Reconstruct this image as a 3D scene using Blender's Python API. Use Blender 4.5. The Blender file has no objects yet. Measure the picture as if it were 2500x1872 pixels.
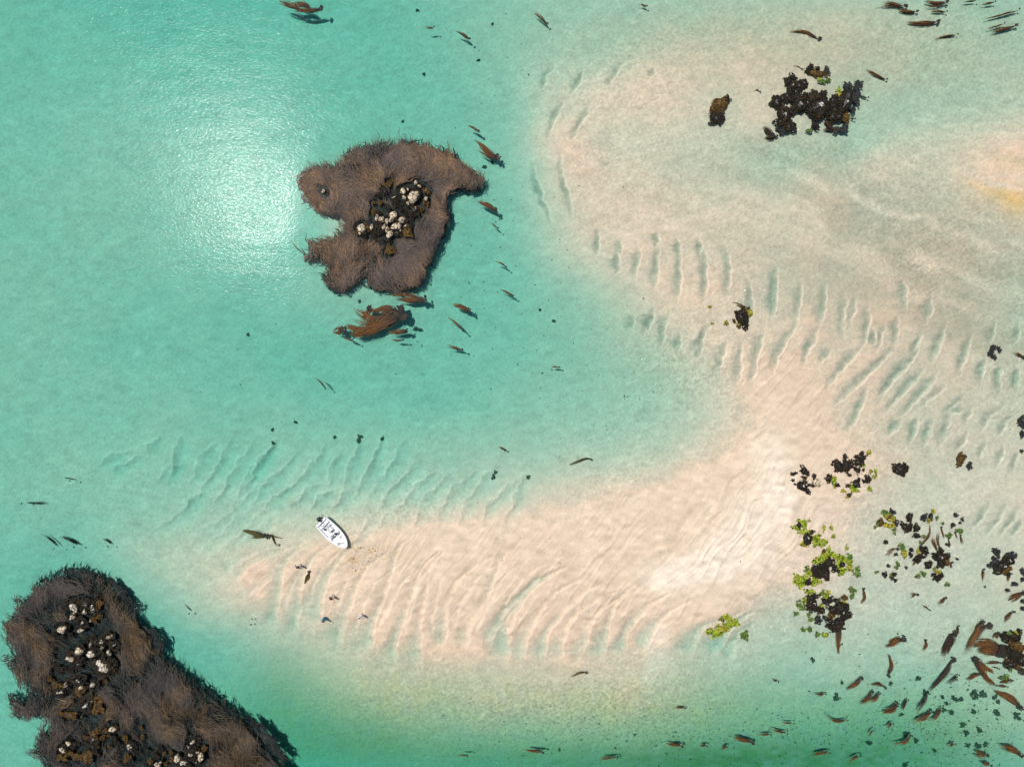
import bpy, bmesh, math, random
import numpy as np
from mathutils import Vector, noise as mnoise

rnd = random.Random(7)
rng = np.random.default_rng(11)
SC = bpy.context.scene
COL = SC.collection

# ------------------------------------------------------------------ camera, sky, sun, exposure
S = 0.055                                   # metres per photo pixel at water level
FOV = math.radians(73.74)
H = 1250 * S / math.tan(FOV / 2)            # drone height
cam_d = bpy.data.cameras.new("drone_camera")
cam_d.sensor_fit = 'HORIZONTAL'
cam_d.angle = FOV
cam_d.clip_start = 0.5
cam_d.clip_end = 20000
cam = bpy.data.objects.new("drone_camera", cam_d)
COL.objects.link(cam)
cam.location = (0, 0, H)
SC.camera = cam

SUN_DIR = Vector((-35.0, 25.8, H)).normalized()
elev = math.asin(SUN_DIR.z)
world = bpy.data.worlds.new("World")
SC.world = world
world.use_nodes = True
wn = world.node_tree
bg = wn.nodes["Background"]
sky = wn.nodes.new("ShaderNodeTexSky")
sky.sky_type = 'NISHITA'
sky.sun_disc = False
sky.sun_elevation = elev
sky.sun_rotation = math.atan2(SUN_DIR.x, SUN_DIR.y) % (2 * math.pi)
wn.links.new(sky.outputs[0], bg.inputs[0])
bg.inputs[1].default_value = 0.075
sun_d = bpy.data.lights.new("sun", 'SUN')
sun_d.energy = 3.4
sun_d.angle = math.radians(0.5)
sun_d.color = (1.0, 0.955, 0.89)
sun = bpy.data.objects.new("sun", sun_d)
COL.objects.link(sun)
sun.rotation_euler = SUN_DIR.to_track_quat('Z', 'Y').to_euler()
SC.view_settings.view_transform = 'Standard'
SC.view_settings.look = 'None'
SC.view_settings.gamma = 1
SC.view_settings.exposure = 0.30
SC.cycles.max_bounces = 6
SC.cycles.transparent_max_bounces = 12


# ------------------------------------------------------------------ helpers
def W(px, py, z=0.0):
    """photo pixel (2500 x 1872) -> world xy of the point of height z that shows there"""
    k = (H - z) / H
    return ((px - 1250) * S * k, (936 - py) * S * k)


def tag(o, label=None, cat=None, group=None, kind=None):
    if label: o['label'] = label
    if cat: o['category'] = cat
    if group: o['group'] = group
    if kind: o['kind'] = kind
    return o


def mesh_from(name, verts, faces, mat=None, parent=None, smooth=True, col=None):
    """faces: (F,4) or (F,3) int array"""
    verts = np.asarray(verts, np.float32)
    faces = np.asarray(faces, np.int32)
    me = bpy.data.meshes.new(name)
    nf, k = faces.shape
    me.vertices.add(len(verts))
    me.vertices.foreach_set("co", verts.ravel())
    me.loops.add(nf * k)
    me.loops.foreach_set("vertex_index", faces.ravel())
    me.polygons.add(nf)
    me.polygons.foreach_set("loop_start", np.arange(0, nf * k, k, dtype=np.int32))
    me.polygons.foreach_set("loop_total", np.full(nf, k, np.int32))
    me.update(calc_edges=True)
    if smooth:
        me.polygons.foreach_set("use_smooth", np.ones(nf, bool))
    if col is not None:
        a = me.color_attributes.new("tone", 'FLOAT_COLOR', 'POINT')
        c = np.ones((len(verts), 4), np.float32)
        c[:, :col.shape[1]] = col
        a.data.foreach_set("color", c.ravel())
    o = bpy.data.objects.new(name, me)
    COL.objects.link(o)
    if mat: me.materials.append(mat)
    if parent is not None: o.parent = parent
    return o


def bm_obj(name, bm, mat=None, parent=None, smooth=False):
    me = bpy.data.meshes.new(name)
    bm.to_mesh(me)
    bm.free()
    if smooth:
        me.polygons.foreach_set("use_smooth", np.ones(len(me.polygons), bool))
    if mat: me.materials.append(mat)
    o = bpy.data.objects.new(name, me)
    COL.objects.link(o)
    if parent is not None: o.parent = parent
    return o


def empty(name, loc, rz=0.0):
    o = bpy.data.objects.new(name, None)
    COL.objects.link(o)
    o.location = loc
    o.rotation_euler = (0, 0, rz)
    return o


class NT:
    """small wrapper to wire node trees"""
    def __init__(self, name):
        self.m = bpy.data.materials.new(name)
        self.m.use_nodes = True
        self.t = self.m.node_tree
        self.t.nodes.clear()
        self.out = self.n("ShaderNodeOutputMaterial")

    def n(self, typ, **kw):
        nd = self.t.nodes.new(typ)
        for k, v in kw.items():
            if k.startswith("i_"):
                key = k[2:].replace("_", " ")
                nd.inputs[key].default_value = v
            else:
                setattr(nd, k, v)
        return nd

    def l(self, a, b):
        self.t.links.new(a, b)

    def math(self, op, a, b=None, clamp=False):
        nd = self.n("ShaderNodeMath", operation=op, use_clamp=clamp)
        for i, v in enumerate((a, b)):
            if v is None: continue
            if isinstance(v, (int, float)): nd.inputs[i].default_value = v
            else: self.l(v, nd.inputs[i])
        return nd.outputs[0]

    def mix(self, fac, a, b, mode='MIX'):
        nd = self.n("ShaderNodeMix", data_type='RGBA', blend_type=mode)
        for sock, v in ((nd.inputs[0], fac), (nd.inputs[6], a), (nd.inputs[7], b)):
            if isinstance(v, (int, float)): sock.default_value = v
            elif isinstance(v, tuple): sock.default_value = (*v, 1)
            else: self.l(v, sock)
        return nd.outputs[2]

    def ramp(self, fac, stops):
        nd = self.n("ShaderNodeValToRGB")
        e = nd.color_ramp.elements
        while len(e) < len(stops): e.new(0.5)
        for el, (p, c) in zip(e, stops):
            el.position = p
            el.color = (*c, 1) if isinstance(c, tuple) else (c, c, c, 1)
        self.l(fac, nd.inputs[0])
        return nd.outputs[0]

    def noise(self, vec, scale, detail=3, rough=0.55, dist=0.0):
        nd = self.n("ShaderNodeTexNoise", i_Scale=scale, i_Detail=detail, i_Roughness=rough, i_Distortion=dist)
        self.l(vec, nd.inputs['Vector'])
        return nd.outputs['Fac']

    def coords(self, scale=None, rot=None):
        g = self.n("ShaderNodeTexCoord").outputs['Object']
        if scale or rot:
            mp = self.n("ShaderNodeMapping")
            if scale: mp.inputs['Scale'].default_value = scale
            if rot: mp.inputs['Rotation'].default_value = rot
            self.l(g, mp.inputs['Vector'])
            return mp.outputs[0]
        return g

    def bump(self, h, dist, strength=1.0):
        nd = self.n("ShaderNodeBump", i_Strength=strength, i_Distance=dist)
        self.l(h, nd.inputs['Height'])
        return nd

    def principled(self, color, rough=0.6, bump=None, spec=0.3, **kw):
        p = self.n("ShaderNodeBsdfPrincipled")
        if isinstance(color, tuple): p.inputs['Base Color'].default_value = (*color, 1)
        else: self.l(color, p.inputs['Base Color'])
        if isinstance(rough, (int, float)): p.inputs['Roughness'].default_value = rough
        else: self.l(rough, p.inputs['Roughness'])
        p.inputs['Specular IOR Level'].default_value = spec
        if bump is not None: self.l(bump.outputs[0], p.inputs['Normal'])
        for k, v in kw.items(): p.inputs[k.replace("_", " ")].default_value = v
        self.l(p.outputs[0], self.out.inputs['Surface'])
        return self.m


def simple(name, color, rough=0.5, spec=0.4, var=0.12, scale=6.0, **kw):
    t = NT(name)
    f = t.noise(t.coords(), scale, 3)
    c = t.mix(f, tuple(max(0, v * (1 - var)) for v in color), tuple(min(1, v * (1 + var)) for v in color))
    return t.principled(c, rough, None, spec, **kw)


def cubic_matrix(n_src, x):
    """rows of Catmull-Rom weights: x are positions in source-index units"""
    x = np.clip(x, 0, n_src - 1.000001)
    i = np.floor(x).astype(int)
    t = x - i
    Wm = np.zeros((len(x), n_src))
    w = [-.5 * t + t**2 - .5 * t**3, 1 - 2.5 * t**2 + 1.5 * t**3, .5 * t + 2 * t**2 - 1.5 * t**3, -.5 * t**2 + .5 * t**3]
    for k in range(4):
        np.add.at(Wm, (np.arange(len(x)), np.clip(i + k - 1, 0, n_src - 1)), w[k])
    return Wm


def grid_noise(xs, ys, cell, seed, ax=1.0):
    """smooth noise of feature size `cell` (m) over the tensor grid; ax stretches it along x"""
    r = np.random.default_rng(seed)
    xs, ys = np.clip(xs, -CX - 2, CX + 2), np.clip(ys, -CY - 2, CY + 2)
    nx = int((xs[-1] - xs[0]) / (cell * ax)) + 4
    ny = int((ys[-1] - ys[0]) / cell) + 4
    v = r.normal(size=(ny, nx))
    A = cubic_matrix(ny, (ys - ys[0]) / cell + 1)
    B = cubic_matrix(nx, (xs - xs[0]) / (cell * ax) + 1)
    return A @ v @ B.T


# ------------------------------------------------------------------ seabed: depth map
# control points: x y depth, in a 2212 x 1656 copy of the photo; depth in cm under the water (negative = dry)
DEPTH = """
0 0 190 150 60 205 350 50 240 550 60 240 750 60 225 900 50 200 1000 30 170 1100 30 140 1200 30 115 1350 30 100 1500 20 90 1700 40 75 1900 60 80 2100 60 100 2212 30 105
0 200 185 200 200 185 400 180 225 600 200 220 800 200 220 950 200 200 1050 150 165 1080 250 165 1130 250 115 1150 200 95
1200 130 90 1300 130 70 1400 100 65 1550 100 50 1700 110 42 1900 150 75 2050 150 85 2200 150 80
1200 200 55 1180 300 33 1250 230 28 1300 180 30 1400 150 22 1500 170 18 1600 150 24 1500 220 25 1640 240 12 1575 225 36
1550 260 38 1650 200 30 1750 200 35 1850 200 75 1900 220 80 1950 240 85 2100 230 72 2200 230 45
1240 350 8 1300 300 25 1400 300 33 1500 300 35 1600 330 50 1700 330 66 1800 310 55 1850 300 80 1900 340 33 2000 300 40 2100 320 20 2200 320 4 2200 400 6
1300 420 15 1450 400 25 1600 400 30 1750 400 25 1900 420 28 2050 420 28 2200 480 22
1250 500 35 1200 450 60 1150 400 110 1120 350 130 1200 550 90 1280 560 40 1350 600 32 1450 560 12 1550 560 14 1700 560 25 1850 560 20 2000 560 20 2150 560 22
1400 650 25 1500 650 10 1600 680 14 1700 700 12 1800 650 20 1900 700 20 2000 750 25 2100 700 34 2200 680 55
1350 700 72 1300 650 80 1250 620 110 1200 620 140 1420 740 50 1500 780 40 1560 780 18 1650 780 6 1750 780 8 1800 760 10 1900 800 22 2000 800 30 2100 780 32 2200 780 40
1400 800 90 1300 760 125 1200 750 165 1100 750 195 1000 700 210 900 750 210 1150 600 170 1050 550 205 1100 450 175
650 480 225 700 500 150 735 488 85 850 450 170 800 350 190 900 600 190 1000 400 190
1550 850 34 1620 850 0 1700 850 -8 1800 830 2 1850 850 10 1950 900 28 2050 870 26 2150 880 34 2212 850 38
1480 880 75 1400 900 100 1300 900 125 1200 870 150 1100 900 160 1000 880 190 900 880 195 800 850 205 700 800 220 600 750 215 500 800 200 400 750 190 300 700 190 100 700 170 0 700 165 200 500 170 0 450 170 400 500 190 550 600 210 620 610 195
1550 930 28 1600 950 4 1700 950 -12 1800 950 -3 1900 960 14 2000 1000 24 2100 1000 28 2200 960 34
1450 970 52 1400 1000 42 1300 980 78 1200 980 100 1100 970 120 1000 980 130 900 960 150 800 950 160 600 930 165 400 930 165 200 950 165 0 950 165
1350 1050 12 1250 1050 32 1150 1060 48 1050 1060 66 950 1050 88 850 1040 105 700 1030 125 550 1020 135 400 1050 135 250 1020 145 100 1050 155
1300 1090 3 1200 1110 0 1100 1110 12 1000 1120 8 900 1120 18 800 1130 24 700 1110 58 600 1090 88 500 1090 105 400 1120 115 300 1130 125 150 1150 165 30 1150 170
1400 1100 -10 1300 1150 -12 1200 1160 -12 1100 1160 -10 1000 1150 -8 900 1160 -8 800 1160 0 700 1190 0 600 1170 28 550 1190 24 500 1200 38 450 1170 65 350 1200 75 300 1200 95 200 1220 170 100 1230 195
1500 1050 -15 1600 1050 -22 1700 1050 -15 1750 1050 -8 1850 1050 0 1950 1050 28 2050 1080 28 2200 1080 22
1500 1150 -20 1600 1130 -28 1680 1130 -15 1750 1150 0 1850 1130 18 1950 1150 32 2100 1120 28 2200 1170 32
1400 1230 -22 1500 1200 -28 1600 1230 -15 1680 1220 -2 1750 1260 5 1850 1230 28 1950 1250 36 2100 1250 42 2200 1300 38
1300 1250 -18 1200 1250 -16 1100 1250 -15 1000 1250 -15 900 1230 -15 800 1220 -12 700 1240 -8 600 1230 -2 530 1230 8 480 1250 38 400 1260 70 300 1270 135
1600 1290 -5 1640 1290 10 1680 1310 35 1750 1330 45 1850 1330 48 1950 1320 48 2050 1330 48 2150 1400 68
1500 1300 -10 1550 1340 0 1600 1350 30 1650 1370 60
600 1300 0 560 1330 40 500 1320 50 420 1340 105 350 1330 150
700 1330 0 650 1350 35 800 1370 -2 750 1400 40 850 1400 4 950 1400 -8 1050 1400 -9 1150 1400 -9 1250 1400 -9 1350 1380 -6 1450 1370 -2
850 1450 45 950 1460 40 1050 1450 35 1150 1460 33 1250 1460 30 1350 1440 25 1450 1420 30 1520 1400 40
600 1400 90 500 1420 165 450 1400 180 700 1450 85 800 1500 75 900 1520 75 1050 1530 65 1200 1530 65 1350 1520 60 1450 1500 70 1550 1470 80 1650 1450 90
600 1480 160 550 1550 240 650 1600 250 700 1560 185 800 1600 190 900 1630 200 1000 1620 190 1100 1600 155 1200 1610 170 1300 1590 140 1400 1570 130 1500 1570 145 1600 1530 145 1700 1520 150 1750 1600 220 1850 1640 250 1650 1640 240 1500 1640 215 1350 1650 200 2000 1640 230 2000 1560 165 1900 1550 190 1850 1480 115 1950 1450 100 1750 1430 90 2050 1500 120 2150 1560 125 2212 1640 160 2100 1640 180 2050 1400 68 2212 1500 80
150 1300 225 250 1500 235 400 1600 240 400 1450 215 0 1400 200 0 1550 190 50 1620 190 330 1400 240
"""
K = 2500 / 2212
dp = np.array(DEPTH.split(), float).reshape(-1, 3)
DPX = (dp[:, 0] * K - 1250) * S
DPY = (936 - dp[:, 1] * K) * S
DPZ = -dp[:, 2] / 100


def tps_fit(x, y, v, lam=0.02):
    n = len(x)
    sc = 40.0
    x, y = x / sc, y / sc
    d2 = (x[:, None] - x[None]) ** 2 + (y[:, None] - y[None]) ** 2
    A = np.where(d2 > 0, .5 * d2 * np.log(d2 + 1e-20), 0) + lam * np.eye(n)
    P = np.stack([np.ones(n), x, y], 1)
    M = np.block([[A, P], [P.T, np.zeros((3, 3))]])
    c = np.linalg.solve(M, np.concatenate([v, np.zeros(3)]))

    def ev(gx, gy):
        gx, gy = gx.ravel() / sc, gy.ravel() / sc
        out = c[n] + c[n + 1] * gx + c[n + 2] * gy
        for i in range(n):
            q = (gx - x[i]) ** 2 + (gy - y[i]) ** 2
            out = out + c[i] * .5 * q * np.log(q + 1e-20)
        return out
    return ev


ev = tps_fit(DPX, DPY, DPZ, 0.0006)
CX, CY = 70.0, 53.0                        # half size of the mapped area
cgx = np.linspace(-CX, CX, 240)
cgy = np.linspace(-CY, CY, 180)
coarse = ev(*np.meshgrid(cgx, cgy)).reshape(180, 240)
coarse = np.clip(coarse, -3.0, 0.4)

STEP = 0.1
core_x = np.arange(-CX - 2, CX + 2.001, STEP)
core_y = np.arange(-CY - 2, CY + 2.001, STEP)
ring = []
d = STEP
p = 0.0
while p < 4200:
    d *= 1.22
    p += d
    ring.append(p)
ring = np.array(ring)
xs = np.concatenate([core_x[0] - ring[::-1], core_x, core_x[-1] + ring])
ys = np.concatenate([core_y[0] - ring[::-1], core_y, core_y[-1] + ring])
NX, NY = len(xs), len(ys)


def up(img):
    A = cubic_matrix(img.shape[0], (np.clip(ys, -CY, CY) + CY) / (2 * CY) * (img.shape[0] - 1))
    B = cubic_matrix(img.shape[1], (np.clip(xs, -CX, CX) + CX) / (2 * CX) * (img.shape[1] - 1))
    return A @ img @ B.T


Z = up(coarse)
far = np.clip(np.maximum(np.abs(xs)[None] - CX, np.abs(ys)[:, None] - CY) / 60, 0, 1)
Z = Z * (1 - far) + -2.2 * far
XX, YY = np.meshgrid(xs, ys)

Z = np.where(Z < -.5, -.5 + (Z + .5) * .90, Z)
cx_, cy_ = W(1850 * K, 90 * K)
Z = Z * (1 - .48 * np.exp(-((XX - cx_) / (480 * K * S)) ** 2 - ((YY - cy_) / (130 * K * S)) ** 2) * (Z < 0))
cx_, cy_ = W(1850 * K, 1650 * K)
Z = Z * (1 - .16 * np.exp(-((XX - cx_) / (400 * K * S)) ** 2 - ((YY - cy_) / (90 * K * S)) ** 2) * (Z < 0))
# the flats east of the spit are shallower still
cx_, cy_ = W(1960 * K, 760 * K)
Z = Z * (1 - .52 * np.exp(-((XX - cx_) / (260 * K * S)) ** 2 - ((YY - cy_) / (190 * K * S)) ** 2) * (Z < 0))

# ---- grooves between the sand waves: (ox oy scale) of a photo crop, then polylines in that crop
GROOVES = [
 # sand fingers along the lower edge of the bar
 (600, 1248, .3767, 11, .50, "mouth", """150,760 178,640 205,500 215,420|305,810 318,650 335,490 400,350|440,740 460,600 505,450 620,290|575,890 600,740 690,540 760,400
  |755,930 800,750 900,540 960,300|935,1000 962,800 1062,560 1120,400|1090,1010 1110,760 1162,560 1172,420|1248,890 1270,760 1290,600 1350,480|1372,900 1430,720 1560,560 1640,340|1530,870 1590,760 1700,620 1850,480|1655,950 1672,780 1760,640 1800,560"""),
 (1200, 1248, .3767, 10, .46, "mouth", """60,960 80,700 200,560 290,470|185,980 180,860 250,730 370,570|300,970 340,800 430,680 540,570|405,970 440,830 520,690 600,620|540,960 600,800 640,700 700,640
  |690,960 740,760 790,620|830,930 860,780 970,650|960,890 1030,770 1090,700|1262,940 1330,780 1400,740|1420,930 1500,840 1530,790|1530,960 1560,880"""),
 # diagonal sand waves in the lagoon above the bar
 (600, 624, .3767, 11, .32, "lee", """0,1520 60,1430 170,1260 185,1215|20,1640 130,1530 260,1400 320,1300|230,1570 410,1440 480,1340 520,1240|540,1510 580,1390 615,1290|640,1520 700,1380 740,1270 740,1160
  |710,1590 830,1400 850,1320 885,1190|800,1600 930,1420 1000,1330 1040,1210|890,1650 960,1540 1060,1440 1140,1350|1000,1650 1110,1560 1230,1420|1130,1660 1270,1510 1340,1440|1270,1660 1450,1470 1500,1420|1420,1640 1560,1500 1640,1380|1570,1650 1740,1520 1790,1470|1750,1650 1830,1450
  |120,1660 200,1600 280,1520|300,1650 380,1580 470,1500|-60,1660 20,1580 120,1500|420,1660 500,1590 560,1540|560,1680 640,1600 700,1530"""),
 (0, 624, .3767, 11, .26, "lee", """1000,1480 1060,1430 1180,1380|1290,1600 1340,1480 1440,1350 1500,1190|1390,1640 1480,1480 1560,1380 1630,1220|1510,1640 1640,1420 1720,1320 1770,1220|940,1300 970,1240 1020,1200|600,1390 720,1330 800,1290|690,1430 820,1370 900,1330|1080,1500 1130,1340 1160,1190|1230,1500 1300,1340 1380,1230|1200,1660 1290,1560"""),
 (0, 1248, .3767, 11, .2, "lee", """1230,250 1400,110 1560,-20|1330,260 1500,130 1650,0|1440,280 1600,150 1760,0|1560,260 1700,120 1830,20|1000,150 1150,60 1250,0"""),
 # near vertical troughs across the upper spit
 (1200, 624, .3767, 11.0, .24, "deep", """805,120 815,50 820,-40|928,140 940,60 948,-40|1055,210 1070,100 1075,-50|1205,300 1212,150 1228,-50|1378,285 1385,150 1375,-60|1528,270 1535,130 1520,-50|1680,410 1682,250 1670,160|1828,390 1840,220 1848,60
  |905,470 930,400|985,520 1015,440 1052,340|1095,580 1120,470 1145,390|1213,620 1222,500|1340,670 1368,520 1410,440|1478,800 1482,670 1525,560|1593,840 1602,700 1622,560|1688,840 1702,680 1765,490"""),
 (1200, 0, .3767, 9.0, .18, "deep", """685,1650 688,1480|825,1650 835,1560|1215,1660 1208,1540|1360,1660 1345,1540|360,900 400,780 460,650|520,900 560,820 640,680|330,560 350,480 400,420|520,600 560,520 600,440|1020,500 1060,440|460,1000 440,1080 490,1250 530,1420|270,1040 280,1160 350,1330 390,1450|1070,1600 1072,1500|750,560 790,480 850,400"""),
 (1800, 624, .3767, 11.0, .24, "deep", """238,400 235,250 258,100|385,430 405,300 412,180|535,450 562,320 578,190|680,530 685,400 702,240|820,590 842,420 850,330|1020,580 1036,400|1082,160 1082,250 1095,345|1230,430 1258,270|225,770 262,620 350,500 395,430|428,710 462,580 535,460|535,690 600,610
  |585,860 680,720 800,600|630,970 720,880 830,780 1000,620 1015,560|715,1140 770,1040 835,900 845,860|925,960 980,830 1160,640 1190,540|995,990 1090,870 1215,740|1055,1050 1200,890 1310,760|1265,700 1335,500|1435,750 1512,550|1135,1210 1165,1060|1218,1220 1262,1080|1300,1210 1370,1110 1385,990|985,1150 1060,1080|1575,780 1600,690|1690,830 1710,720|1810,850 1830,740|880,580 890,480|1480,1000 1370,1010"""),
 (1465, 513, .82, 9.0, .11, "deep", """925,430 962,365|995,455 1032,335|1070,495 1108,365|1132,520 1152,435|1192,550 1190,465|1243,545 1252,470|1140,660 1158,610 1205,588|1195,680 1200,640 1240,610|1085,640 1110,590|865,672 905,620|925,695 948,620|968,705 992,620|1008,705 1055,640|1060,720 1100,660|825,560 905,470|848,605 962,480|900,612 1005,490|955,585 1035,520|1025,605 1085,555
  |1130,740 1150,690|1180,770 1205,700|1225,780 1250,720|745,340 760,260|820,420 850,340|1240,400 1255,330|1160,400 1185,330"""),
 (600, 1248, .3767, 6, .16, "mouth", """235,640 270,520 330,420|370,660 420,520 470,400|540,700 590,600 640,480|690,790 740,660 800,520|850,760 900,660 980,500|1010,780 1060,660 1110,480|1190,800 1215,660 1250,480|1320,800 1370,640 1460,480|1480,800 1540,640 1660,440|1620,740 1700,560 1790,440|1740,660 1830,500 1900,420"""),
 (500, 1180, .3617, 8, .2, "mouth", """190,650 255,565 420,485|250,770 420,645 505,540|490,780 500,650 525,560|110,600 180,540 300,480"""),
 (500, 1180, .3617, 8, .16, "lee", """1170,330 1220,270 1260,180|1285,325 1340,260 1400,170|1415,300 1470,230 1530,150|1575,285 1610,220 1650,140|1725,275 1770,210 1810,130|1880,262 1920,200 1970,130|2040,250 2090,190 2140,120|1050,370 1100,310 1150,220"""),
 (1800, 1248, .3767, 9.0, .12, "deep", """1530,120 1620,0 1650,-60|1620,160 1720,20 1750,-50|1700,170 1800,50 1830,-20|1790,170 1857,60"""),
]


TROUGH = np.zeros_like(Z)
CREST = np.zeros_like(Z)          # where the crest lines are tinted paler


def apply_groove(poly, wpx, depth, mode):
    poly = np.array(poly)
    seg = np.hypot(*np.diff(poly, axis=0).T)
    # densify
    t = np.concatenate([[0], np.cumsum(seg)])
    tt = np.linspace(0, t[-1], max(6, int(t[-1] / 0.5)))
    px = np.interp(tt, t, poly[:, 0])
    py = np.interp(tt, t, poly[:, 1])
    k = np.ones(3) / 3
    if len(px) > 5:
        for _ in range(2):
            px[1:-1] = np.convolve(px, k, 'valid'); py[1:-1] = np.convolve(py, k, 'valid')
    wob = rng.normal(size=len(px)) * .10
    px = px + wob
    w = wpx * S
    m = w * 4
    i0, i1 = np.searchsorted(xs, [px.min() - m, px.max() + m])
    j0, j1 = np.searchsorted(ys, [py.min() - m, py.max() + m])
    if i1 - i0 < 2 or j1 - j0 < 2: return
    gx, gy = XX[j0:j1, i0:i1], YY[j0:j1, i0:i1]
    best = np.full(gx.shape, 1e9)
    sgn = np.zeros(gx.shape)
    par = np.zeros(gx.shape)
    for a in range(len(px) - 1):
        dx, dy = px[a + 1] - px[a], py[a + 1] - py[a]
        L2 = dx * dx + dy * dy + 1e-9
        u = np.clip(((gx - px[a]) * dx + (gy - py[a]) * dy) / L2, 0, 1)
        qx, qy = gx - px[a] - u * dx, gy - py[a] - u * dy
        dd = np.hypot(qx, qy)
        mk = dd < best
        best = np.where(mk, dd, best)
        sgn = np.where(mk, np.sign(dx * qy - dy * qx), sgn)
        par = np.where(mk, (a + u) / (len(px) - 1), par)
    up_dir = 1 if py[-1] > py[0] else -1
    side = -sgn * up_dir                    # +1 on the right of the trough
    ph = rng.uniform(0, 6)
    var = 1 + .25 * np.sin(par * 8 + ph) + .12 * np.sin(par * 23 + 2 * ph)
    if mode == 'mouth':                     # wide open at the low end, a mere line at the top
        ws = np.where(side < 0, w * 1.7, w * .7) * var * (1.35 * (1 - par) ** 1.3 + .28)
        taper = np.clip(1.05 - .80 * par, 0, 1) * np.clip(par * 9 + .15, 0, 1)
        ridge_side = 1
    elif mode == 'lee':                     # crest on the left, gentle to the right
        ws = np.where(side < 0, w * .9, w * 1.35) * var * (.75 + .5 * np.sin(np.pi * par))
        taper = np.clip(np.sin(np.pi * np.clip(par * .94 + .03, 0, 1)), 0, 1) ** .6
        ridge_side = -1
    else:
        ws = np.where(side < 0, w * 1.15, w * .45) * var * (.55 + .65 * np.sin(np.pi * par) ** .8)
        taper = np.clip(np.sin(np.pi * np.clip(par * .94 + .03, 0, 1)), 0, 1) ** .7
        ridge_side = 1
    g = np.exp(-(best / ws) ** 2)
    rw = .12
    ridge = {'deep': .34, 'mouth': .16, 'lee': .30}[mode] * depth * np.exp(-((best - 1.45 * ws) / (rw + .12 * ws)) ** 2) * (side == ridge_side)
    Z[j0:j1, i0:i1] += (-depth * g + ridge) * taper
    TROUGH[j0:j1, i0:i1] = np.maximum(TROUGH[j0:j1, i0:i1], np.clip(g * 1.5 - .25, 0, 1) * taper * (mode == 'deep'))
    CREST[j0:j1, i0:i1] = np.maximum(CREST[j0:j1, i0:i1], ridge / depth * taper)


for ox, oy, s, wpx, depth, mode, txt in GROOVES:
    for line in txt.split('|'):
        pts = [tuple(map(float, q.split(','))) for q in line.split()]
        if mode == 'mouth':                 # carry the finger on up the bar, leaning east
            (x0, y0), (x1, y1) = pts[-2], pts[-1]
            L_ = math.hypot(x1 - x0, y1 - y0)
            for st_ in (1, 2):
                pts.append((x1 + ((x1 - x0) / L_ * 75 + 22 * st_) * st_, y1 + (y1 - y0) / L_ * 75 * st_))
        apply_groove([W(ox + s * a, oy + s * b) for a, b in pts], wpx, depth * rnd.uniform(.75, 1.15), mode)

inner = 1 - np.clip(far * 4, 0, 1)
# soft waviness of the bed everywhere, streaks along the bar
Z += inner * (.030 * grid_noise(xs, ys, 4.0, 1) + .016 * grid_noise(xs, ys, 1.3, 2) + .009 * grid_noise(xs, ys, .45, 3, 1.6))
Z += inner * .012 * grid_noise(xs, ys, .8, 4, 5.0)
# a mound of reef rock under each kelp bed is left to the rocks themselves


def terr(x, y):
    i = np.clip(np.searchsorted(xs, x) - 1, 0, NX - 2)
    j = np.clip(np.searchsorted(ys, y) - 1, 0, NY - 2)
    u = (x - xs[i]) / (xs[i + 1] - xs[i]); v = (y - ys[j]) / (ys[j + 1] - ys[j])
    return (Z[j, i] * (1 - u) * (1 - v) + Z[j, i + 1] * u * (1 - v) + Z[j + 1, i] * (1 - u) * v + Z[j + 1, i + 1] * u * v)


def vnoise(x, y, seed):
    r = np.random.default_rng(seed)
    T = r.uniform(0, 1, (256, 256))
    xi, yi = np.floor(x).astype(int), np.floor(y).astype(int)
    u, v = x - xi, y - yi
    u, v = u * u * (3 - 2 * u), v * v * (3 - 2 * v)
    x0, x1, y0, y1 = xi & 255, (xi + 1) & 255, yi & 255, (yi + 1) & 255
    return (T[y0, x0] * (1 - u) + T[y0, x1] * u) * (1 - v) + (T[y1, x0] * (1 - u) + T[y1, x1] * u) * v


def rot(a):
    a = math.radians(a)
    return XX * math.cos(a) + YY * math.sin(a), -XX * math.sin(a) + YY * math.cos(a)


# thin current lines on the bar (running south-west) and an underwater web: small ripples, and caustic light painted in the colour
ua, va = rot(52)
wq = vnoise(XX * .25, YY * .25, 51) * 3.0
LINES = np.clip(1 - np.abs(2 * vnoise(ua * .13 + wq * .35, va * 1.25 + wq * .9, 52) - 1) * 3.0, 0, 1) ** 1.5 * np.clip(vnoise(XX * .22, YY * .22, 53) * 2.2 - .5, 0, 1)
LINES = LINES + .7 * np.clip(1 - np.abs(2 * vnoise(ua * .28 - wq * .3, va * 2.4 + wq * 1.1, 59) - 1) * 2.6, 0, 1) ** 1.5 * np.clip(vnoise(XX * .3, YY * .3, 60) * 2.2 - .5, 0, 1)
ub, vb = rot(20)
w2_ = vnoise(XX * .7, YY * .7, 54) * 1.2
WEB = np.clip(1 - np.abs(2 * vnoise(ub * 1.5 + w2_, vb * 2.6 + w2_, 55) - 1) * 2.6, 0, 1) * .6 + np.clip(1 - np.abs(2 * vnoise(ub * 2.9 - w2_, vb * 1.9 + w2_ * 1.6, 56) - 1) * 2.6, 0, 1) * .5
WETNESS = np.clip((.03 - Z) / .12, 0, 1)
Z += inner * (.06 * LINES * (1 - WETNESS) + .04 * WEB * WETNESS)

# ---- colour of the sand itself
SAND = np.array([.615, .486, .355])
DRY = np.array([.73, .625, .495])
SILT = np.array([.56, .50, .42])
PINK = np.array([.62, .445, .325])
GOLD = np.array([.62, .40, .13])
GREY = np.array([.45, .355, .25])
ALGA = np.array([.34, .345, .20])
LITTER = np.array([.19, .215, .088])
OLIVE_SAND = np.array([.58, .395, .205])
REEF = np.array([.035, .04, .035])


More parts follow.
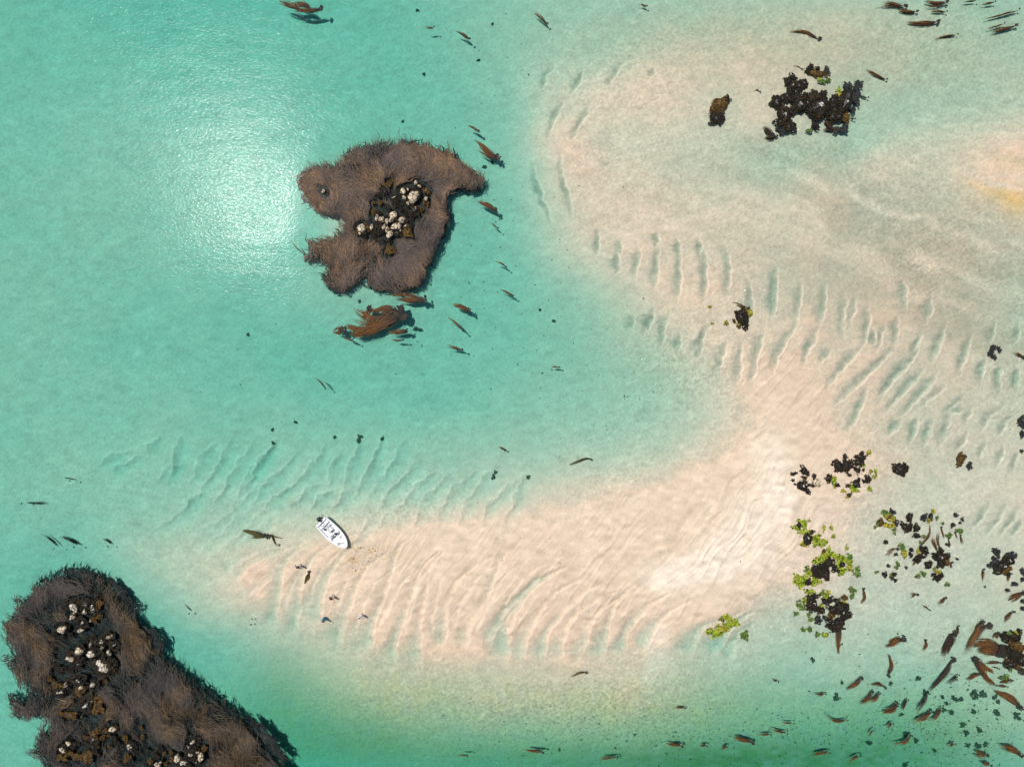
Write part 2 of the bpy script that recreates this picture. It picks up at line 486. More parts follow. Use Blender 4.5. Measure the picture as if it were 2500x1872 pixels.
def blobs(items):
    f = np.zeros_like(Z)
    for x, y, rx, ry, a in items:
        cx, cy = W(x * K, y * K)
        f += a * np.exp(-((XX - cx) / (rx * K * S)) ** 2 - ((YY - cy) / (ry * K * S)) ** 2)
    return f


nz = grid_noise(xs, ys, 6, 21); nm = grid_noise(xs, ys, 1.6, 22); ns = grid_noise(xs, ys, .5, 23, 2.0); nf_ = grid_noise(xs, ys, .22, 24)
col = np.broadcast_to(SAND, Z.shape + (3,)).copy()


def lay(c, f, edge=.0):
    global col
    f = np.clip(f, 0, 1)[..., None]
    col = col * (1 - f) + c * f


lay(PINK, .38 * blobs([(1240, 340, 60, 70, .9), (1640, 240, 90, 30, .9), (1500, 160, 120, 30, .7), (1750, 770, 110, 60, 1), (1560, 560, 120, 60, .7), (620, 1250, 130, 60, .6), (900, 1380, 350, 60, .5), (1350, 1380, 250, 60, .5), (2190, 330, 70, 35, .9), (1300, 450, 90, 80, .5)]) + .10 * nz)
lay(GREY, blobs([(1950, 800, 260, 150, .5), (2100, 700, 130, 110, .4), (1980, 620, 260, 110, .8), (1700, 500, 160, 60, .35), (1850, 560, 150, 70, .35), (2150, 520, 90, 60, .5), (2000, 360, 160, 50, .35), (1750, 330, 120, 40, .3)]) * (.75 + .22 * nm + .25 * ns))
lay(ALGA, blobs([(1330, 700, 170, 70, .35), (1430, 790, 160, 60, .35), (2100, 900, 120, 90, .3), (1200, 1520, 420, 60, .5), (900, 1500, 250, 60, .4), (1500, 1500, 200, 60, .3), (1700, 330, 150, 40, .35), (1200, 80, 250, 70, .35), (1950, 100, 260, 90, .28), (2150, 1340, 70, 50, .3), (700, 380, 60, 60, .0)]) * (.8 + .25 * nm + .3 * ns))
dryf = blobs([(1640, 1120, 70, 60, .9), (1660, 980, 40, 60, .6), (1560, 1215, 60, 35, .5), (1590, 1190, 75, 45, .9), (1500, 1235, 80, 32, 1.0), (1430, 1250, 40, 28, .9), (1690, 1060, 40, 60, .6), (1420, 1400, 28, 55, .7), (1405, 1470, 12, 40, .5)])
lay(SILT, blobs([(1950, 1240, 190, 170, .75), (2120, 1050, 120, 170, .55), (1750, 1300, 120, 60, .4), (800, 1080, 500, 60, .25)]))
lay(np.array([.58, .478, .375]), .65 * WETNESS)
STREAK = vnoise(ua * .35 + wq, va * 1.1 + wq, 57) + .7 * vnoise(ua * .9 - wq, va * 2.6, 58)
lay(DRY, dryf * np.clip(.2 + .85 * STREAK, 0, 1.25))
lay(np.array([.47, .395, .285]), blobs([(1900, 110, 420, 120, .85), (1500, 60, 250, 70, .5)]) * (.85 + .12 * nm))
lay(OLIVE_SAND, blobs([(700, 1540, 260, 120, .6), (1150, 1550, 420, 80, .5), (1600, 1560, 330, 80, .55), (2000, 1570, 220, 90, .5), (1000, 1640, 700, 50, .5)]) * (.85 + .10 * nm + .08 * ns))
lit = blobs([(1850, 1660, 330, 75, 1.0), (1500, 1665, 300, 55, .75), (1150, 1665, 350, 50, .6), (750, 1610, 180, 70, .5), (600, 1500, 80, 90, .35), (2050, 1600, 180, 70, .3)])
lay(LITTER, lit * (.62 + .05 * nm + .10 * ns + .10 * nf_))
lay(REEF, blobs([(820, 420, 90, 60, .5)]) * 0)
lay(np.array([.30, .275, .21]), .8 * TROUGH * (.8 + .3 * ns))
uo, vo = rot(-24)
OL = vnoise(uo * .07 + wq * .3, vo * .55 + wq * .5, 71) + .5 * vnoise(uo * .16, vo * 1.3 + wq * .4, 72)
lay(np.array([.37, .325, .24]), blobs([(1980, 560, 330, 130, 1.0), (1700, 430, 300, 70, .6), (2100, 720, 140, 90, .8), (1750, 340, 220, 50, .5), (2050, 950, 200, 60, .4)]) * np.clip(-.7 + 1.7 * OL, 0, .75))
lay(GOLD, blobs([(2170, 385, 75, 38, 1.0), (2200, 430, 34, 36, .7)]) * np.clip(-.55 + 1.5 * OL, 0, 1))
lay(DRY, 1.5 * CREST)
# fine grain: shell grit and dark grains; painted caustic light under water; dark-edged pale lines
CAUSTIC_AMP = np.clip(.35 + .9 * (vnoise(XX * .07, YY * .07, 61) - .35) + blobs([(1250, 1530, 450, 60, .8), (1980, 560, 260, 120, .7), (1480, 790, 130, 90, .6), (1750, 330, 180, 50, .5), (1850, 80, 300, 70, .5)]), .15, 1.25) * (1 - .6 * np.clip(-Z - .5, 0, 1))
fine = 1 + .035 * ns + .03 * nf_ + .02 * nm + WETNESS * CAUSTIC_AMP * (.24 * (WEB - WEB.mean()) + .03 * nf_) + .07 * nf_ * np.clip(lit + blobs([(1250, 1560, 600, 90, .8)]), 0, 1) - .06 * WETNESS + (1 - WETNESS) * (.08 * LINES - .09 * np.roll(LINES, 3, 1) + .03 * ns)
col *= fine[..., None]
# warm weed dust on the bar near the boat
lay(np.array([.42, .29, .14]), blobs([(800, 1195, 40, 16, .5), (765, 1215, 16, 30, .55), (700, 1180, 30, 10, .2), (870, 1190, 40, 25, .2)]) * np.clip(.5 + .7 * ns, 0, 1.4))
col = np.clip(col, .01, .85)

idx = np.arange(NX * NY).reshape(NY, NX)
quads = np.stack([idx[:-1, :-1], idx[:-1, 1:], idx[1:, 1:], idx[1:, :-1]], -1).reshape(-1, 4)

t = NT("sand")
at = t.n("ShaderNodeAttribute", attribute_name="tone")
co = t.coords()
n1 = t.noise(co, 9.0, 4, .7)
n2 = t.noise(t.coords((1.0, 2.2, 1), (0, 0, .5)), 2.2, 4, .6, .6)
g = t.ramp(n1, [(.25, .86), (.75, 1.10)])
c = t.mix(1.0, at.outputs['Color'], g, 'MULTIPLY')
g2 = t.ramp(n2, [(.3, .93), (.7, 1.05)])
c = t.mix(1.0, c, g2, 'MULTIPLY')
h = t.math('ADD', t.math('MULTIPLY', n2, 1.0), t.math('MULTIPLY', n1, .25))
M_SAND = t.principled(c, .75, t.bump(h, .045, .8), .12)
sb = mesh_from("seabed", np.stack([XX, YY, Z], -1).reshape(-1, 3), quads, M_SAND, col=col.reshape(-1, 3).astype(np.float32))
tag(sb, "pale rippled sandbar and shallow sandy seabed", None, None, "structure")

# ------------------------------------------------------------------ water: clear absorbing body with a rippled, glossy top
t = NT("lagoon_water")
ca = t.coords((1.0, 1.9, 1), (0, 0, math.radians(22)))
w1 = t.noise(ca, 1.9, 3, .6, .4)
w2 = t.noise(t.coords((1, 1.6, 1), (0, 0, math.radians(-35))), 4.0, 2, .5, .2)
w3 = t.noise(t.coords((.5, 1.6, 1), (0, 0, math.radians(25))), .16, 2, .5)
hgt = t.math('ADD', t.math('MULTIPLY', w1, 1.0), t.math('MULTIPLY', w2, .35))
hgt = t.math('ADD', hgt, t.math('MULTIPLY', w3, 3.0))
sepc = t.n("ShaderNodeSeparateXYZ")
t.l(t.n("ShaderNodeTexCoord").outputs['Object'], sepc.inputs[0])
wob = t.math('MULTIPLY', t.math('SUBTRACT', t.noise(t.coords(), .035, 3), .5), 34.0)
mr = t.n("ShaderNodeMapRange", interpolation_type='SMOOTHSTEP')
mr.inputs['From Min'].default_value = 4.0
mr.inputs['From Max'].default_value = 52.0
mr.inputs['To Min'].default_value = .12
mr.inputs['To Max'].default_value = .48
t.l(t.math('ADD', t.math('SUBTRACT', sepc.outputs['Y'], t.math('MULTIPLY', sepc.outputs['X'], .22)), wob), mr.inputs['Value'])
bp = t.bump(hgt, .085, 1.0)
calm = t.n("ShaderNodeVectorMath", operation='DISTANCE')
calm.inputs[1].default_value = (*W(905, 520), 0)
t.l(t.n("ShaderNodeTexCoord").outputs['Object'], calm.inputs[0])
cr = t.n("ShaderNodeMapRange", interpolation_type='SMOOTHSTEP')
cr.inputs['From Min'].default_value = 8.5
cr.inputs['From Max'].default_value = 14.5
cr.inputs['To Min'].default_value = .22
t.l(calm.outputs['Value'], cr.inputs['Value'])
t.l(t.math('MULTIPLY', t.math('MULTIPLY', mr.outputs[0], .060), cr.outputs[0]), bp.inputs['Distance'])
tr = t.n("ShaderNodeBsdfTransparent")
gl = t.n("ShaderNodeBsdfAnisotropic" if False else "ShaderNodeBsdfGlossy", i_Roughness=.13)
t.l(bp.outputs[0], gl.inputs['Normal'])
fr = t.n("ShaderNodeFresnel", i_IOR=1.125)
mx = t.n("ShaderNodeMixShader")
t.l(fr.outputs[0], mx.inputs[0]); t.l(tr.outputs[0], mx.inputs[1]); t.l(gl.outputs[0], mx.inputs[2])
t.l(mx.outputs[0], t.out.inputs['Surface'])
va = t.n("ShaderNodeVolumeAbsorption", i_Density=.40)
va.inputs['Color'].default_value = (.075, .868, .863, 1)
t.l(va.outputs[0], t.out.inputs['Volume'])
M_WATER = t.m
bm = bmesh.new()
bmesh.ops.create_cube(bm, size=1)
for v in bm.verts:
    v.co = (v.co.x * 8000, v.co.y * 8000, 0.0 if v.co.z > 0 else -6.0)
wa = bm_obj("water", bm, M_WATER)
tag(wa, "clear turquoise lagoon water", None, None, "structure")


# ------------------------------------------------------------------ materials of the things
def rock_material(name, dark, light, lo, hi, light2=None, rough=.45):
    """two-tone tidal rock: `tone` red channel carries the height on the stone; the dry crest is crusted pale"""
    t = NT(name)
    at = t.n("ShaderNodeAttribute", attribute_name="tone")
    sep = t.n("ShaderNodeSeparateColor")
    t.l(at.outputs['Color'], sep.inputs[0])
    co = t.coords()
    a = t.noise(co, 5.0, 4, .65)
    b = t.noise(co, 1.7, 3, .6)
    f = t.math('ADD', sep.outputs[0], t.math('MULTIPLY', t.math('SUBTRACT', a, .5), .55))
    f = t.math('ADD', f, t.math('MULTIPLY', t.math('SUBTRACT', b, .5), .5))
    f = t.ramp(f, [(lo, 0.0), (hi, 1.0)])
    vo = t.n("ShaderNodeTexVoronoi", feature='DISTANCE_TO_EDGE', i_Scale=2.0)
    t.l(co, vo.inputs['Vector'])
    crack = t.ramp(vo.outputs['Distance'], [(.03, 0.0), (.10, 1.0)])
    f = t.math('MULTIPLY', f, crack)
    dn = t.mix(t.noise(co, 7, 3), tuple(v * .6 for v in dark), tuple(v * 1.5 for v in dark))
    lt = t.mix(t.noise(co, 3.2, 3), light, light2 or tuple(v * .72 for v in light))
    c = t.mix(f, dn, lt)
    h = t.noise(co, 6, 4, .7)
    return t.principled(c, rough, t.bump(h, .06, .9), .45)


M_PALE = rock_material("pale_rock", (.022, .014, .007), (.68, .575, .43), .26, .38, (.52, .40, .24))
M_SPECK = rock_material("speckled_rock", (.018, .015, .010), (.67, .58, .44), .42, .50)
M_DARK = rock_material("dark_rock", (.012, .009, .006), (.06, .045, .02), .80, .98, rough=.4)
M_WHITE = rock_material("patched_rock", (.013, .010, .006), (.66, .62, .56), .74, .80, rough=.35)  # white patch; on some rocks it is a glint painted in
M_BROWN = rock_material("brown_rock", (.045, .026, .006), (.20, .115, .015), .45, .85, rough=.5)


def leafy(name, rough=.5, gain=1.0, sub=.0):
    """weed: the colour of each blade comes with the mesh, broken up a little"""
    t = NT(name)
    at = t.n("ShaderNodeAttribute", attribute_name="tone")
    n = t.noise(t.coords(), 4.0, 3)
    c = t.mix(1.0, at.outputs['Color'], t.ramp(n, [(.3, .75 * gain), (.7, 1.25 * gain)]), 'MULTIPLY')
    return t.principled(c, rough, None, .16)


M_WEED = leafy("weed", .65)
M_KELP = leafy("kelp", .6)
M_GREEN = leafy("sea_lettuce", .5)

# ------------------------------------------------------------------ strips, flakes and rocks
TI = bmesh.new()
bmesh.ops.create_icosphere(TI, subdivisions=4, radius=1)
ICO_V = np.array([v.co[:] for v in TI.verts])
ICO_F = np.array([[v.index for v in f.verts] for f in TI.faces])
TI.free()


def strips(spine, width, tone, lift=None):
    """spine (N,K,3), width (N,K), tone (N,K,3) -> verts, faces, colours: slightly folded ribbons"""
    N, Kk, _ = spine.shape
    d = np.gradient(spine, axis=1)
    side = np.stack([-d[..., 1], d[..., 0], np.zeros_like(d[..., 0])], -1)
    side /= np.linalg.norm(side, axis=-1, keepdims=True) + 1e-9
    tilt = rng.normal(size=(N, 1, 1)) * .5
    side = side + np.array([0, 0, 1.0]) * tilt
    side /= np.linalg.norm(side, axis=-1, keepdims=True)
    w = width[..., None] * .5
    fold = np.zeros_like(spine)
    fold[..., 2] = width * .18
    v = np.stack([spine - side * w, spine + fold, spine + side * w], 2)
    c = np.stack([tone * .9, tone * 1.08, tone * .97], 2)
    base = (np.arange(N * Kk).reshape(N, Kk) * 3)[:, :-1]
    nxt = base + 3
    q = np.concatenate([np.stack([base + k, base + k + 1, nxt + k + 1, nxt + k], -1).reshape(-1, 4) for k in (0, 1)])
    return v.reshape(-1, 3), q, c.reshape(-1, 3)


def join(parts):
    vs, fs, cs, n = [], [], [], 0
    for v, f, c in parts:
        vs.append(v); fs.append(f + n); cs.append(c); n += len(v)
    return np.concatenate(vs), np.concatenate(fs), np.concatenate(cs)


def path(pts, n):
    pts = np.array(pts, float)
    t = np.concatenate([[0], np.cumsum(np.linalg.norm(np.diff(pts, axis=0), axis=1))])
    tt = np.linspace(0, t[-1], max(n, 24))
    q = np.stack([np.interp(tt, t, pts[:, k]) for k in range(pts.shape[1])], -1)
    for _ in range(6):
        q[1:-1] = (q[:-2] + 2 * q[1:-1] + q[2:]) / 4
    i = np.linspace(0, len(q) - 1, n)
    return np.stack([np.interp(i, np.arange(len(q)), q[:, k]) for k in range(pts.shape[1])], -1), t[-1]


def flakes(cx, cy, rx, ry, rot, n, size, zfun, tones, rise=.12, rim=.35, ragged=.13):
    """a cushion of small curling blades within an ellipse; denser to the rim when rim > 0"""
    a = rng.uniform(0, 2 * math.pi, n)
    r = np.sqrt(rng.uniform(rim, 1, n)) * (1 + ragged * np.sin(2 * a + rng.uniform(0, 6)) + ragged * np.sin(3 * a + rng.uniform(0, 6)) + ragged * .8 * np.sin(5 * a + rng.uniform(0, 6)))
    x, y = r * np.cos(a) * rx, r * np.sin(a) * ry
    cr, sr = math.cos(rot), math.sin(rot)
    px, py = cx + x * cr - y * sr, cy + x * sr + y * cr
    dirn = a + rot + rng.normal(size=n) * .9
    L = size * rng.uniform(.6, 1.5, n)
    k = 4
    s = np.linspace(-.5, .5, k)
    bend = rng.normal(size=n) * .7
    ang = dirn[:, None] + bend[:, None] * s[None]
    sx = px[:, None] + np.cos(ang) * s * L[:, None]
    sy = py[:, None] + np.sin(ang) * s * L[:, None]
    z0 = zfun(px, py, r)
    sz = z0[:, None] + rise * rng.uniform(.1, 1, n)[:, None] * np.array([.3, .9, 1, .5]) + .0
    w = L[:, None] * np.array([.28, .62, .66, .22]) * rng.uniform(.7, 1.2, n)[:, None]
    tn = np.array(tones)[rng.integers(0, len(tones), n)] * rng.uniform(.7, 1.35, (n, 1))
    return strips(np.stack([sx, sy, sz], -1), w, np.repeat(tn[:, None], k, 1))


DARKWEED = [(.018, .012, .006), (.012, .009, .007), (.030, .018, .006), (.014, .014, .007), (.009, .007, .006)]
BLUEWEED = [(.020, .024, .030), (.028, .022, .024), (.022, .028, .022)]
BROWNWEED = [(.085, .045, .008), (.06, .030, .008), (.10, .058, .008), (.04, .022, .008)]
GREENS = [(.23, .30, .015), (.15, .23, .012), (.28, .31, .02), (.07, .12, .01), (.30, .30, .03), (.03, .05, .01)]
YELLOWS = [(.30, .28, .02), (.22, .22, .015), (.16, .11, .02), (.34, .31, .04), (.05, .04, .01)]
GREENDARK = [(.04, .09, .02), (.07, .12, .02), (.05, .06, .02), (.12, .20, .02)]

REG = []          # things waiting for a label: (object, cluster, kind words, px, py, size)


def boulder(r3, rot, seed, chunky):
    rs = np.random.default_rng(seed)
    v = ICO_V.copy()
    for _ in range(chunky):                          # chop facets
        nrm = rs.normal(size=3); nrm /= np.linalg.norm(nrm)
        if nrm[2] < -.2: nrm[2] *= -1
        lim = rs.uniform(.55, .90)
        dd = v @ nrm
        v -= np.clip(dd - lim, 0, None)[:, None] * nrm * .85
    off = rs.uniform(0, 50, 3)
    disp = np.array([mnoise.fractal(Vector(p * 1.9 + off), .9, 2.1, 4) for p in v])
    v *= (1 + (.09 if chunky > 8 else .16) * disp)[:, None]
    hgt = (v[:, 2] - v[:, 2].min()) / (v[:, 2].max() - v[:, 2].min())
    v *= np.array(r3)
    c, s_ = math.cos(rot), math.sin(rot)
    v = np.stack([v[:, 0] * c - v[:, 1] * s_, v[:, 0] * s_ + v[:, 1] * c, v[:, 2]], 1)
    return v, hgt


SEED = [100]


def make_rock(px, py, rpx, rpy, kind, cluster):
    """px,py: where the crest shows in the photo; rpx, rpy: radii in photo pixels"""
    SEED[0] += 1
    sd = SEED[0]
    rx, ry = rpx * S, rpy * S
    rm = math.sqrt(rx * ry)
    f = {'p': 1.58, 's': 1.34, 'w': 1.08, 'd': 1.05, 'b': .95, 'u': .92}[kind]
    if kind in 'du' and rm < .75: f *= .84
    rx *= f; ry *= f
    g0 = float(terr(np.array([W(px, py)[0]]), np.array([W(px, py)[1]]))[0])
    top = max(0, g0) + {'p': .28 + .75 * rm, 's': .22 + .6 * rm, 'w': .15 + .6 * rm, 'd': .10 + .45 * rm, 'b': .06 + .28 * rm, 'u': .03}[kind]
    x, y = W(px, py, top)
    g = float(terr(np.array([x]), np.array([y]))[0])
    bot = g - .25 * rm - .05
    rz = (top - bot) / 2
    rot = rnd.uniform(-.5, .5)
    v, hgt = boulder((rx, ry, rz), rot, sd, {'p': 15, 's': 12, 'w': 6, 'd': 4, 'b': 4, 'u': 3}[kind])
    zc = (top + bot) / 2
    ztop = v[:, 2].max()
    v[:, 2] += top - zc - ztop
    # tone: how far out of the dark tidal belt
    zw = v[:, 2] + zc
    rel = np.clip((zw - (max(0, g) + .02)) / max(top - max(0, g), .05), 0, 1)
    rad = np.hypot(v[:, 0] / rx, v[:, 1] / ry)
    tone = rel * .85 + .15 * (1 - np.clip(rad, 0, 1)) - .05
    if kind == 'w':
        ang = rnd.uniform(-.6, .9)
        dd = np.hypot(v[:, 0] - .35 * rx * math.cos(ang), v[:, 1] - .35 * ry * math.sin(ang)) / min(rx, ry)
        tone = np.where(rel > .3, 1.05 - dd * .75, 0)
    name = {'p': 'pale_rock', 's': 'speckled_rock', 'w': 'weedy_rock', 'd': 'weedy_rock', 'b': 'brown_rock', 'u': 'sunken_rock'}[kind]
    mat = {'p': M_PALE, 's': M_SPECK, 'w': M_WHITE, 'd': M_DARK, 'b': M_BROWN, 'u': M_DARK}[kind]
    o = mesh_from(name, v, ICO_F, mat, col=np.repeat(tone[:, None], 3, 1))
    o.location = (x, y, zc)
    if kind in 'dwub' or (kind == 's' and rm > .4):
        n = int(np.clip(36 + 260 * rm * rm, 36, 380))
        tones = {'d': DARKWEED, 'w': DARKWEED, 's': DARKWEED, 'u': BLUEWEED, 'b': BROWNWEED}[kind]
        def zf(qx, qy, r):
            return np.maximum(np.maximum(0, g) + .01 - zc, np.sqrt(np.clip(1 - (r * .98) ** 2, 0, 1)) * (top - zc) * .93)
        grow = 1.28 if kind in 'du' and rm < .75 else 1.08
        V, F, C = flakes(0, 0, rx * grow, ry * grow, rot, n, max(.10, .32 * rm ** .7) * (1.4 if kind == 'w' else 1), zf, tones, .08, .20 if kind != 'w' else .42, .25 if kind != 'w' else .12)
        mesh_from("seaweed_cover", V, F, M_WEED, o, True, C)
    REG.append((o, cluster, kind, px, py, rpx * rpy))
    return o


def make_green(px, py, rpx, rpy, kind, cluster):
    SEED[0] += 1
    x, y = W(px, py)
    rx, ry = rpx * S * 1.3, rpy * S * 1.3
    g = max(0.0, float(terr(np.array([x]), np.array([y]))[0]))
    tones = {'g': GREENS, 'y': YELLOWS, 'k': GREENDARK}[kind]
    n = int(np.clip(40 + 260 * rx * ry, 40, 320))
    rm = math.sqrt(rx * ry)
    def zf(qx, qy, r):
        return .015 + np.clip(1 - r * r, 0, 1) * min(.3, .35 * rm)
    V, F, C = flakes(0, 0, rx * .95, ry * .95, 0, n, max(.12, .5 * rm), zf, tones, .05, 0.0, .26)
    o = mesh_from("green_seaweed" if kind != 'k' else "dark_seaweed", V, F, M_GREEN, None, True, C)
    o.location = (x, y, g)
    REG.append((o, cluster, kind, px, py, rpx * rpy))


